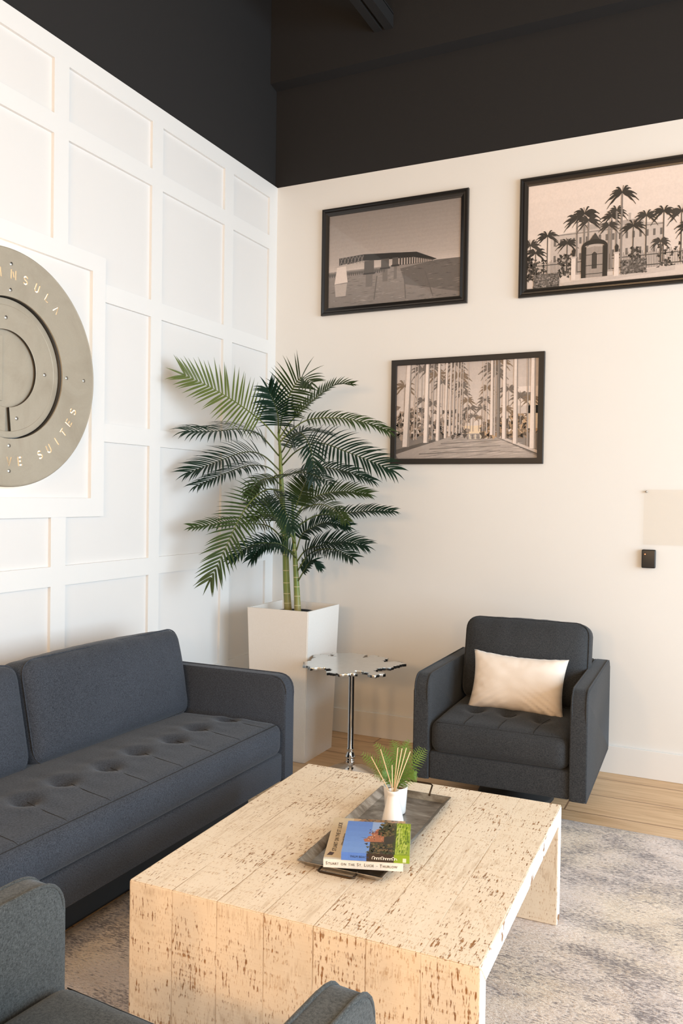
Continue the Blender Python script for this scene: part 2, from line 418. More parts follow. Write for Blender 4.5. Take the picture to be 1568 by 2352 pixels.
def text_mesh(name, body, size, mat_, parent, matrix, extrude=0.0003, align='LEFT', spacing=1.0, xs=1.0):
    cu = bpy.data.curves.new(name, 'FONT'); cu.body = body; cu.size = size; cu.extrude = extrude
    cu.align_x = align; cu.align_y = 'CENTER'; cu.space_character = spacing; cu.resolution_u = 3
    tmp = bpy.data.objects.new('tmp_text', cu); COL.objects.link(tmp)
    dg = bpy.context.evaluated_depsgraph_get(); dg.update()
    me = bpy.data.meshes.new_from_object(tmp.evaluated_get(dg)); me.name = name
    bpy.data.objects.remove(tmp); me.materials.clear()
    me.transform(matrix @ Matrix.Diagonal((xs, 1, 1, 1)))
    return link(name, me, mat_, parent)

# ================================================================== the room
XW, YW = -2.690, 4.562          # left wall plane (recess), back wall plane
XT = -2.675                     # front of the white battens
ZW = 3.400                      # top of the white paint
struct('floor', B(XW - 0.1, 3.7, -2.6, YW + 0.1, -0.08, 0.0), M['floor'])
struct('ceiling', B(XW - 0.1, 3.7, 3.5, YW + 0.1, 4.86, 4.95), M['black_paint'])
struct('wall_left', B(XW - 0.1, XW, -2.6, YW + 0.1, 0.0, ZW - 0.002), M['panel_white'])
struct('wall_left_upper', B(XW - 0.1, XW - 0.001, -2.6, YW + 0.1, ZW - 0.002, 4.86), M['black_paint'])
struct('wall_back', B(XW, 3.7, YW, YW + 0.1, 0.0, ZW), M['wall_cream'])
bm = bmesh.new(); box(bm, XW, 3.7, YW - 0.001, YW + 0.1, ZW, 4.86)
prism(bm, [(YW - 0.001, 4.008), (YW - 0.079, 4.023), (YW - 0.079, 4.86), (YW - 0.001, 4.86)], 0, XW, 3.7)
struct('wall_back_upper', bm, M['black_paint'])
# baseboards
struct('baseboard_back', B(XT + 0.02, 3.5, YW - 0.016, YW, 0.0, 0.147, bev=0.002, seg=1), M['trim_white'])
# white battens of the panelled wall
bm = bmesh.new()
rails = [(3.310, 3.400), (2.991, 3.075), (2.338, 2.421), (1.688, 1.773), (1.038, 1.124), (0.39, 0.475), (0.0, 0.15)]
stiles = [(4.468, YW)] + [(4.468 - 0.4065 - 0.6515 * k - 0.087 + 0.0 if k else 3.972, 4.468 - 0.4065 - 0.6515 * k if k else 4.062) for k in range(9)]
stiles = [(4.468, YW), (3.972, 4.062), (3.325, 3.410), (2.668, 2.755), (2.045, 2.132), (1.390, 1.477), (0.737, 0.824), (0.084, 0.171), (-0.57, -0.483), (-1.22, -1.135), (-1.87, -1.785), (-2.52, -2.435)]
SQ = (1.808, 2.992, 1.339, 2.539)
def cut(a, b, lo, hi):
    out = []
    if b <= lo or a >= hi: return [(a, b)]
    if a < lo: out.append((a, lo))
    if b > hi: out.append((hi, b))
    return out
for z0, z1 in rails:
    hit = not (z1 <= SQ[2] or z0 >= SQ[3])
    for a, b in (cut(-2.6, YW, SQ[0], SQ[1]) if hit else [(-2.6, YW)]): box(bm, XW, XT, a, b, z0, z1)
for y0, y1 in stiles:
    zs = sorted(rails); spans = [(zs[i][1], zs[i + 1][0]) for i in range(len(zs) - 1)]
    hit = not (y1 <= SQ[0] or y0 >= SQ[1])
    for a, b in spans:
        for a2, b2 in (cut(a, b, SQ[2], SQ[3]) if hit else [(a, b)]): box(bm, XW, XT, y0, y1, a2, b2)
struct('trim_1', bm, M['trim_white'], 'white battens dividing the left wall into panels')
bm = bmesh.new(); q = 0.0845
box(bm, XW, XT + 0.003, SQ[0], SQ[0] + q, SQ[2], SQ[3]); box(bm, XW, XT + 0.003, SQ[1] - q, SQ[1], SQ[2], SQ[3])
box(bm, XW, XT + 0.003, SQ[0] + q, SQ[1] - q, SQ[2], SQ[2] + q); box(bm, XW, XT + 0.003, SQ[0] + q, SQ[1] - q, SQ[3] - q + 0.006, SQ[3])
struct('trim_2', bm, M['trim_white'], 'square white frame around the round sign')
# black double channel overhead
bm = bmesh.new()
for x0, x1 in ((-1.985, -1.937), (-1.918, -1.866)): box(bm, x0, x1, 0.2, YW - 0.079, 4.18, 4.26)
box(bm, -1.94, -1.915, 0.2, YW - 0.079, 4.20, 4.26)
box(bm, -1.985, -1.866, 0.2, YW - 0.079, 4.255, 4.27)
struct('trim_3', bm, M['black_paint'], 'black double channel overhead')

# ------------------------------------------------------------------ rug
def rug_bm():
    bm = bmesh.new(); x0, x1, y0, y1, h = -1.962, 1.6, 0.15, 3.785, 0.012
    nx, ny = 90, 90
    V = [[bm.verts.new((x0 + (x1 - x0) * i / nx, y0 + (y1 - y0) * j / ny, h if 0 < i < nx and 0 < j < ny else 0.002)) for j in range(ny + 1)] for i in range(nx + 1)]
    for i in range(nx):
        for j in range(ny): bm.faces.new((V[i][j], V[i + 1][j], V[i + 1][j + 1], V[i][j + 1]))
    for row in V:
        for v in row:
            if v.co.z > 0.005: v.co.z += 0.0012 * noise.noise(v.co * 6)
    return bm
o = obj('area_rug', rug_bm(), M['rug'], smooth=True)
o['label'] = 'distressed grey and beige area rug under the wooden coffee table'; o['category'] = 'rug'

# ------------------------------------------------------------------ sofa and armchairs (same family)
def seating(name, label, cat, w, d, fab, loc, rotz, ncush, tufts, seams, zb=0.165, zarm=0.640, group=None, plinth='swivel', seat_top=0.437, ztop=0.835, tilt=0.0, cback=0.0, cdx=0.0):
    t = thing(name, label, cat, loc, rotz, group)
    hw, hd, at = w / 2, d / 2, 0.072
    inner = hw - at
    # arms
    for s in (-1, 1):
        poly = round_poly([(-hd, zb, 0.012), (hd, zb, 0.012), (hd, zarm - 0.01, 0.04), (-hd, zarm, 0.075)], 7)
        bm = prism(bmesh.new(), poly, 0, s * (hw - at), s * hw, bev=0.012, seg=3)
        arm = obj('arm', bm, fab, t, True)
        bm = bmesh.new()
        for xx in (s * (hw - at + 0.006), s * (hw - 0.006)):
            path = [(xx, -hd + 0.004, zb + 0.02)] + [(xx, u * 0.995, v - 0.003) for u, v in poly if v > zb + 0.2] 
            path = [path[0]] + sorted(path[1:], key=lambda p: (p[1] + (0.5 * (p[2] - zarm) if p[1] < -hd + 0.1 else 0)))
            up = [(xx, -hd + 0.0035, zb + 0.02 + (zarm - 0.075 - zb - 0.02) * k / 6) for k in range(6)]
            arc = [(xx, u, v) for u, v in poly[-8:]]
            arc = sorted(arc, key=lambda p: p[2] + p[1])
            top = [(xx, -hd + 0.1 + (2 * hd - 0.16) * k / 6, zarm - 0.01 * (0.1 + (2 * hd - 0.16) * k / 6) / (2 * hd)) for k in range(7)]
            tube(bm, up + arc + top, 0.0042, 6)
        obj('piping', bm, fab, arm, True)
    # back frame and rails
    bm = soft_box(inner + 0.002, 0.055, (zarm - zb) / 2 - 0.004, 0.02, 0.1)
    obj('back_frame', bm, fab, t, True, loc=(0, hd - 0.058, (zarm + zb) / 2 - 0.006))
    bm = soft_box(inner + 0.001, (2 * hd - 0.11) / 2, 0.062, 0.012, 0.12)
    obj('seat_rail', bm, fab, t, True, loc=(0, -hd + 0.012 + (2 * hd - 0.11) / 2, zb + 0.064))
    # seat cushion with buttons
    zc0 = zb + 0.121; h = (seat_top - zc0) / 2; cw = inner - 0.004; cy0, cy1 = -hd + 0.004, hd - 0.20
    hy = (cy1 - cy0) / 2; cyc = (cy0 + cy1) / 2
    def fn(v, n):
        u = v.x / cw; q = v.y / hy
        if n.z > 0.2:
            v.z += -tilt * (q + 1) / 2 + n.z * (0.012 * (1 - u ** 4) * (1 - q * q) - 0.006 * max(0.0, -q) ** 3)
            dz = 0
            for tx, ty in tufts:
                dx_, dy_ = v.x - tx, v.y + cyc - ty
                dz += 0.026 * math.exp(-(dx_ ** 2 + dy_ ** 2) / 0.0008) + 0.005 * math.exp(-(dx_ ** 2) / 0.0009 - dy_ ** 2 / 0.02)
                dz -= 0.004 * math.exp(-((dx_ ** 2 + dy_ ** 2) ** 0.5 - 0.075) ** 2 / 0.001)
            v.z -= dz * min(1, n.z * 1.2)
        if n.y < -0.5: v.y -= 0.008 * (1 - (v.z / h) ** 2) * (1 - u ** 6)
        return v
    seat = obj('seat_cushion', soft_box(cw, hy, h, 0.045, 0.016, fn), fab, t, True, loc=(0, cyc, zc0 + h))
    for tx, ty in tufts:
        bm = lathe(bmesh.new(), [(0.0, 0.006), (0.007, 0.005), (0.011, 0.001), (0.010, -0.006)], 12)
        q = (ty - cyc) / hy
        obj('button', bm, fab, seat, True, loc=(tx, ty - cyc, h - 0.017 - tilt * (q + 1) / 2))
    bm = bmesh.new()
    for sx in seams:
        pts = []
        for k in range(15):
            yy = -hy + 0.012 + (0.22) * k / 14
            q = yy / hy
            edge = 0.045 - math.sqrt(max(0, 0.045 ** 2 - max(0, 0.045 - (yy + hy)) ** 2))
            zz = h - edge + (0.012 * (1 - (sx / cw) ** 4) * (1 - q * q) - 0.006 * max(0.0, -q) ** 3) - tilt * (q + 1) / 2 - 0.0004
            pts.append((sx + 0.036 * (k / 14) ** 2, yy, zz))
        tube(bm, pts, 0.0013, 5)
    ys = -hy + 0.02
    pts = [(-cw + 0.03 + (2 * cw - 0.06) * k / 20, ys, h - 0.0105) for k in range(21)]
    tube(bm, pts, 0.0014, 5)
    obj('seam', bm, M['seam'], seat, True)
    # back cushions
    bw = (2 * inner) / ncush
    for i in range(ncush):
        cx = -inner + bw * (i + 0.5); hx_, hz_ = bw / 2 - 0.004, (ztop - seat_top) / 2 + 0.006; hy_ = 0.085
        seed = rnd.random() * 50
        def fb(v, n, hx_=hx_, hz_=hz_, seed=seed):
            u, q = v.x / hx_, v.z / hz_
            bul = max(0, 1 - u ** 4) * max(0, 1 - abs(q) ** 3.0)
            if abs(n.y) > 0.3: v.y += (-1 if n.y < 0 else 1) * 0.040 * bul
            wr = noise.noise(Vector((v.x * 16 + seed, v.z * 3, 0.3))) * max(0, q) ** 2 * 0.008 + noise.noise(Vector((v.x * 5 + seed, v.z * 5, 1.7))) * 0.006
            if n.y < -0.2: v.y += wr
            v.z += 0.010 * math.cos(u * PI / 2) * max(0, q) - 0.006 * max(0, q) * (u ** 6) + 0.002 * noise.noise(Vector((v.x * 22 + seed, 0, 0))) * max(0, q)
            return v
        c = obj('back_cushion', soft_box(hx_, hy_, hz_, 0.05, 0.018, fb), fab, t, True, loc=(cx + cdx, hd - 0.285 + cback, seat_top - tilt * 0.95 + hz_ - 0.012), rot=(-0.21, 0, 0))
        bm = bmesh.new(); rr = 0.064
        ol = round_poly([(-hx_, -hz_, rr), (hx_, -hz_, rr), (hx_, hz_ + 0.004, rr), (-hx_, hz_ + 0.004, rr)], 6)
        loop = [(u * 0.982, -hy_ + 0.018, v * 0.98 + 0.010 * math.cos(u / hx_ * PI / 2) * max(0, v / hz_) - 0.006 * max(0, v / hz_) * min(1, abs(u / hx_)) ** 6) for u, v in ol]; loop.append(loop[0])
        tube(bm, loop, 0.0028, 5, False)
        obj('piping', bm, fab, c, True)
    # base
    if plinth == 'swivel':
        bm = lathe(bmesh.new(), [(0, 0.0), (0.175, 0.0), (0.182, 0.010), (0.175, 0.025), (0.07, 0.04), (0.06, zb), (0.0, zb)], 40)
        obj('swivel_base', bm, M['dark_plinth'], t, True)
        obj('base_plate', B(-0.24, 0.24, -0.24, 0.24, zb - 0.022, zb + 0.004), M['dark_plinth'], t)
    else:
        obj('plinth', B(-hw + 0.05, hw - 0.05, -hd + 0.20, hd - 0.03, 0.0, zb + 0.004), M['dark_plinth'], t)
    return t
M['seam'] = simple('seam_thread', g(0.012), 0.9)

seating('sofa', 'long navy fabric sofa with tufted bench seat against the white panelled wall', 'sofa', 2.02, 0.90, M['navy_fabric'],
        (-2.222, 2.195, 0.0), math.radians(89.2), 2,
        [(0.860 - 0.189 * k, -0.200 + 0.026 * (k % 2)) for k in range(10)], [0.822 - 0.189 * k for k in range(10)], zb=0.195, zarm=0.655, plinth='box', seat_top=0.462, ztop=0.84, tilt=0.026)
seating('armchair', 'charcoal fabric armchair with a cream lumbar pillow beside the back wall', 'armchair', 0.770, 0.872, M['charcoal_fabric'],
        (-0.946, 3.983, 0.0), math.radians(1.8), 1, [(-0.155, -0.195), (0.0, -0.198), (0.155, -0.225)], [-0.155, 0.0, 0.155], group='armchairs', cdx=0.014)
seating('armchair', 'grey armchair in the foreground seen from behind, its arms cut off by the bottom edge', 'armchair', 0.796, 0.872, M['grey_fabric'],
        (-0.943, 0.832, 0.0125), math.radians(176.5), 1, [(-0.155, -0.195), (0.0, -0.198), (0.155, -0.215)], [], group='armchairs', cback=0.09, ztop=0.74)

# lumbar pillow
def pillow_bm(hx, hz, T):
    bm = bmesh.new(); n = 44; m = 30; R = {}
    for s in (-1, 1):
        for i in range(n + 1):
            for j in range(m + 1):
                u, v = -1 + 2 * i / n, -1 + 2 * j / m
                rim = i in (0, n) or j in (0, m)
                if rim and s == 1: R[s, i, j] = R[-1, i, j]; continue
                x = hx * u * (1 - 0.075 * (1 - v * v)); z = hz * v * (1 - 0.11 * (1 - u * u))
                th = T * (max(0, 1 - u ** 4) * max(0, 1 - v ** 4)) ** 0.55
                wr = 0.0
                edge = max(abs(u), abs(v)) ** 3
                wr += 0.007 * edge * noise.noise(Vector((u * 7, v * 7, s * 3.1))) + 0.004 * noise.noise(Vector((u * 3, v * 3, s)))
                cr = max(0, u) * max(0, -v); wr += 0.016 * cr * math.sin((u + v) * 26)
                cl = max(0, -u) * max(0, -v); wr += 0.007 * cl * math.sin((u - v) * 24)
                z += 0.004 * abs(v) ** 8 * noise.noise(Vector((u * 9, 2, 2)))
                R[s, i, j] = bm.verts.new((x, s * (th + (0 if rim else wr * min(1, th / 0.02))), z))
        for i in range(n):
            for j in range(m): bm.faces.new((R[s, i, j], R[s, i + 1, j], R[s, i + 1, j + 1], R[s, i, j + 1]))
    return bm
o = obj('lumbar_pillow', pillow_bm(0.228, 0.142, 0.064), M['velvet'], None, True, loc=(-0.928, 3.900, 0.566), rot=(math.radians(-19), math.radians(1.2), math.radians(1)))
o['label'] = 'cream velvet lumbar pillow resting on the charcoal armchair'; o['category'] = 'pillow'

# ------------------------------------------------------------------ coffee table
TT = 0.407
ct = thing('coffee_table', 'whitewashed rough timber waterfall coffee table on the rug', 'table', (-0.988, 2.298, 0.0125), math.radians(1.5))
hl, hwid, th_, lt = 0.5405, 0.4835, 0.056, 0.052
ztab = TT - 0.0125
bm = prism(bmesh.new(), [(-hl, ztab), (hl, ztab), (hl - lt, ztab - th_), (-hl + lt, ztab - th_)], 0, -hwid, hwid)
o = obj('table_top', bm, [M['wood_top'], M['trim_white']], ct)
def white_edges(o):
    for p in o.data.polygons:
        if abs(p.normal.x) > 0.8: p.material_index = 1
def lit_edge():  # daylight glare on the side faces painted near-white; brown flecks are chips
    t = NT('chipped_lit_white'); f = t.noise(t.coord(scale=(1, 0.35, 0.35)), 34, 3, 0.65)
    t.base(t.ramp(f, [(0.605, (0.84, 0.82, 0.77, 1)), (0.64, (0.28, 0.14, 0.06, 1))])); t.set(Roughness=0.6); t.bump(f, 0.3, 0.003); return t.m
M['lit_edge'] = lit_edge()
o.data.materials[1] = M['lit_edge']; white_edges(o)
for s in (-1, 1):
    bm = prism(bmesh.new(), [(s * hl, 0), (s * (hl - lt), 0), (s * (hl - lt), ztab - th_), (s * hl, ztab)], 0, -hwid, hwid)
    o = obj('leg', bm, [M['wood_leg'], M['lit_edge']], ct); white_edges(o)
for o in ct.children:
    bv = o.modifiers.new('worn_edge', 'BEVEL'); bv.width = 0.004; bv.segments = 3; bv.limit_method = 'ANGLE'; bv.angle_limit = math.radians(60)

# tray on the table
ZT = TT + 0.0035
tr = thing('serving_tray', 'shallow aged zinc tray with bronze wire handles on the coffee table', 'tray', (-0.975, 2.352, ZT), math.radians(2.0))
bm = bmesh.new()
prof = [(0.105, 0.310, 0.0), (0.1255, 0.3285, 0.017), (0.1275, 0.3305, 0.0175), (0.128, 0.331, 0.016), (0.107, 0.312, -0.0015)]
rings = []
for a, b, z in prof:
    rings.append([bm.verts.new((x, y, z)) for x, y in ((-a, -b), (a, -b), (a, b), (-a, b))])
for A, Bq in zip(rings, rings[1:]):
    for k in range(4): bm.faces.new((A[k], A[(k + 1) % 4], Bq[(k + 1) % 4], Bq[k]))
bm.faces.new(rings[0]); bm.faces.new(rings[-1][::-1])
obj('pan', bm, M['zinc'], tr)
for s in (-1, 1):
    pts = []
    z0, z1 = (0.014, 0.040) if s > 0 else (0.014, 0.012)
    yo = 0.362 if s > 0 else 0.357
    raw = [(-0.052, s * 0.322, z0), (-0.052, s * yo * 0.985, z1 * 0.95), (-0.044, s * yo, z1), (0.044, s * yo, z1), (0.052, s * yo * 0.985, z1 * 0.95), (0.052, s * 0.322, z0)]
    obj('handle', tube(bmesh.new(), raw, 0.0032, 8), M['bronze'], tr, True)

# ---- vertex-coloured printing
class Ink:
    """flat printed artwork: polygons in (u, v) with a colour, stacked in thin layers"""
    def __init__(s): s.polys = []
    def p(s, pts, col, layer): s.polys.append((pts, col, layer))
    def rect(s, u0, u1, v0, v1, col, layer): s.p([(u0, v0), (u1, v0), (u1, v1), (u0, v1)], col, layer)
    def band(s, u0, u1, v0, v1, c0, c1, layer, n=10):
        for k in range(n):
            a, b = v0 + (v1 - v0) * k / n, v0 + (v1 - v0) * (k + 1) / n; f = (k + 0.5) / n
            s.rect(u0, u1, a, b, tuple(x + (y - x) * f for x, y in zip(c0, c1)), layer)
    def palm(s, u, v, r, base, col, layer, asp, tw=0.006, tcol=None, nf=11, seed=0):
        rr = random.Random(seed)
        s.p([(u - tw / 2, v), (u + tw / 2, v), (u + tw * 0.6, base), (u - tw * 0.6, base)], tcol or col, layer)
        for k in range(nf):
            a = PI * (-0.12 + 1.24 * k / (nf - 1)) + rr.uniform(-.1, .1); L = r * rr.uniform(.85, 1.1)
            px = []; 
            for j in range(6):
                q = j / 5; x = math.cos(a) * L * q; y = math.sin(a) * L * q - 0.55 * L * q * q
                px.append((x, y))
            up, dn = [], []
            for j, (x, y) in enumerate(px):
                q = j / 5; wd = L * 0.12 * math.sin(PI * min(1, q * 0.9 + .12))
                up.append((u + x / asp, v + y + wd * .5)); dn.append((u + x / asp, v + y - wd - (L * 0.05 if j % 2 else 0)))
            for j in range(5): s.p([up[j], dn[j], dn[j + 1], up[j + 1]], col, layer + 0.3)
    def mesh(s, name, w, h, mat_, parent, place, step=0.0002):
        me = bpy.data.meshes.new(name); V, F, C = [], [], []
        for ip, (pts, col, layer) in enumerate(s.polys):
            if sum(pts[i - 1][0] * pts[i][1] - pts[i][0] * pts[i - 1][1] for i in range(len(pts))) < 0: pts = pts[::-1]
            b = len(V); cl = [(max(0, min(1, u)), max(0, min(1, v))) for u, v in pts]
            V += [place((u - .5) * w, (v - .5) * h, layer * step + step * 0.0125 * (ip * 5 % 14)) for u, v in cl]
            F.append(tuple(range(b, b + len(pts)))); C += [srgb(*[255 * c for c in col])] * len(pts)
        me.from_pydata(V, [], F); a = me.color_attributes.new('ink', 'FLOAT_COLOR', 'CORNER')
        i = 0
        for p in me.polygons:
            for li in p.loop_indices: a.data[li].color = C[me.loops[li].vertex_index]
        me.update()
        return link(name, me, mat_, parent)

def G(x, w=0.0): return (min(1, x * 1.02 + w), x * 0.955 + w * .5, x * 0.915)
rp = random.Random(3)
def art_bridge():
    k = Ink()
    k.band(0, 1, 0.39, 1, G(0.74), G(0.56), 0, 14)
    k.band(0, 1, 0.39, 0.50, G(0.80), G(0.70), 0.5, 5)
    k.band(0, 1, 0.0, 0.392, G(0.50), G(0.57), 0, 8)
    for i in range(240):
        u = rp.random(); v = rp.random() * 0.385; L = 0.02 + 0.05 * rp.random(); c = rp.choice((0.40, 0.44, 0.60, 0.66, 0.35)) + (0 if u < .6 else -.06)
        k.p([(u, v), (u + L, v + 0.002), (u + L * .6, v + 0.006)], G(c), 1)
    k.p([(0.6, 0.18), (1, 0.05), (1, 0.398), (0.83, 0.40), (0.56, 0.35)], G(0.42), 0.7)
    # far low bridge, left
    k.rect(0, 0.45, 0.345, 0.375, G(0.42), 2)
    for i in range(26): k.rect(0.01 + i * .017, 0.016 + i * .017, 0.33, 0.36, G(0.30), 2.2)
    # truss deck
    k.p([(0.085, 0.445), (0.085, 0.53), (0.28, 0.545), (0.68, 0.505), (0.83, 0.408), (0.80, 0.40), (0.66, 0.452), (0.28, 0.478), (0.14, 0.455)], G(0.25), 3)
    k.p([(0.28, 0.475), (0.28, 0.54), (0.5, 0.525), (0.68, 0.50), (0.83, 0.407), (0.66, 0.455), (0.46, 0.46)], G(0.16), 3.3)
    for i in range(7):
        u = 0.09 + i * .027
        k.p([(u, .455), (u + .004, .455), (u + .027, .535), (u + .023, .535)], G(0.62), 4); k.p([(u + .023, .455), (u + .027, .455), (u + .004, .535), (u, .535)], G(0.52), 4)
    k.p([(0.05, 0.255), (0.155, 0.265), (0.14, 0.44), (0.07, 0.435)], G(0.88), 5)
    k.p([(0.05, 0.43), (0.15, 0.45), (0.15, 0.465), (0.05, 0.445)], G(0.72), 5.2)
    k.p([(0.06, 0.12), (0.14, 0.12), (0.15, 0.255), (0.05, 0.25)], G(0.72), 1.6)
    for u, w, v0 in ((0.285, .075, .325), (0.415, .06, .362), (0.50, .045, .378)):
        k.p([(u - .006, v0), (u + w + .006, v0), (u + w, v0 + .03), (u + w, .47), (u, .47), (u, v0 + .03)], G(0.36), 5)
        k.rect(u - .008, u + w + .008, v0, v0 + .018, G(0.24), 5.3)
        k.rect(u + .012, u + w - .01, v0 - .13, v0, G(0.46), 1.5)
    u = 0.555
    for i in range(16):
        w = 0.012 * (1 - i / 22); k.rect(u, u + w, 0.385, 0.47 - .004 * i, G(0.26), 5); u += w + 0.0055 + .004 * (1 - i / 16)
    for u0, u1, v0 in ((0.38, .36, .05), (0.585, .60, .03), (0.74, .80, .03)):
        k.p([(u0, .30), (u0 + .008, .30), (u1 + .008, v0), (u1, v0)], G(0.40), 1.8)
    return k
def art_gate():
    k = Ink(); A = 1.5
    k.band(0, 1, 0, 1, G(0.86), G(0.93), 0, 6)
    k.rect(0, 1, 0, 0.10, G(0.84), 0.5)
    # mansion
    k.p([(.15, .1), (.83, .1), (.83, .50), (.72, .52), (.70, .56), (.36, .56), (.33, .51), (.15, .49)], G(0.78), 1)
    k.rect(.15, .83, .485, .495, G(.55), 1.3); k.p([(.33, .51), (.36, .56), (.70, .56), (.72, .52)], G(.70), 1.2)
    k.rect(.625, .64, .55, .62, G(.74), 1.2)
    for i in range(17):
        for v in (.24, .39): k.rect(.17 + i * .04, .184 + i * .04, v, v + .06, G(.42), 1.5)
    # fence
    for i in range(110): k.rect(i * .0092, i * .0092 + .0026, .10, .24 + .012 * (i % 3), G(.22), 2)
    k.rect(0, 1, .215, .222, G(.2), 2.1); k.rect(0, 1, .12, .13, G(.3), 2.1)
    # dark shrubs
    for i in range(260):
        u = rp.choice((rp.uniform(0, .13), rp.uniform(.20, .29), rp.uniform(.63, .70), rp.uniform(.0, .07), rp.uniform(.80, 1)))
        v = rp.uniform(.08, .30); r = .018; c = rp.choice((.10, .15, .22, .3))
        a = rp.random() * 6; k.p([(u + r * math.cos(a + j * 2.1) / A, v + r * math.sin(a + j * 2.1)) for j in range(3)], G(c), 3)
    P = [(.02, .43, .12, .1), (.055, .35, .12, .1), (.13, .50, .12, .12), (.255, .41, .11, .12), (.315, .63, .13, .12), (.36, .67, .14, .12), (.385, .60, .12, .12), (.525, .61, .11, .12), (.555, .66, .10, .12), (.585, .82, .14, .14), (.51, .53, .10, .12),
         (.655, .50, .12, .12), (.73, .58, .11, .12), (.83, .60, .12, .14), (.93, .58, .13, .12), (.97, .45, .12, .1), (.815, .33, .09, .15)]
    for i, (u, v, r, b) in enumerate(P): k.palm(u, v, r, b, G(.15 if i % 2 else .20), 4 + i * .5, A, .0105 if .3 < u < .6 else .006, G(.52 if .3 < u < .6 else .3), 11, i)
    # gate
    k.rect(.345, .375, .06, .35, G(.10), 14); k.rect(.475, .505, .06, .35, G(.10), 14)
    n = 12
    for i in range(n):
        a0, a1 = PI * i / n, PI * (i + 1) / n; f = lambda a, r, rv: (.425 - r * math.cos(a), .345 + rv * math.sin(a))
        k.p([f(a0, .08, .07), f(a1, .08, .07), f(a1, .062, .025), f(a0, .062, .025)], G(.12), 14.2)
    k.p([(.395, .41), (.455, .41), (.428, .475)], G(.24), 14.1)
    k.p([(.375, .06), (.475, .06), (.475, .34), (.455, .365), (.395, .365), (.375, .34)], G(.74), 13)
    k.p([(.41, .14), (.44, .14), (.44, .28), (.425, .30), (.41, .28)], G(.25), 13.4)
    for i in range(13): k.rect(.378 + i * .0077, .380 + i * .0077, .06, .35 - .002 * abs(i - 6), G(.12), 15)
    for v in (.09, .17, .27): k.rect(.375, .475, v, v + .006, G(.14), 15)
    for u in (.283, .545):
        k.rect(u, u + .028, .05, .26, G(.90), 15); k.rect(u - .004, u + .032, .255, .272, G(.80), 15.2)
        k.p([(u + .006, .275), (u + .022, .275), (u + .026, .325), (u + .014, .35), (u + .002, .325)], G(.14), 15.2)
    for u0, u1, v0, v1 in ((.045, .21, .0, .135), (.585, .735, .06, .19)):
        k.rect(u0, u1, v0, v1, G(.38), 16)
        for i in range(150):
            u = rp.uniform(u0, u1); v = rp.uniform(v0, v1); r = .012; a = rp.random() * 6
            k.p([(u + r * math.cos(a + j * 2.1) / A, v + r * math.sin(a + j * 2.1)) for j in range(3)], G(rp.choice((.22, .30, .5, .6))), 16.4)
    k.p([(.21, .03), (.9, .10), (.9, .06), (.25, 0)], G(.78), 12.8)
    return k
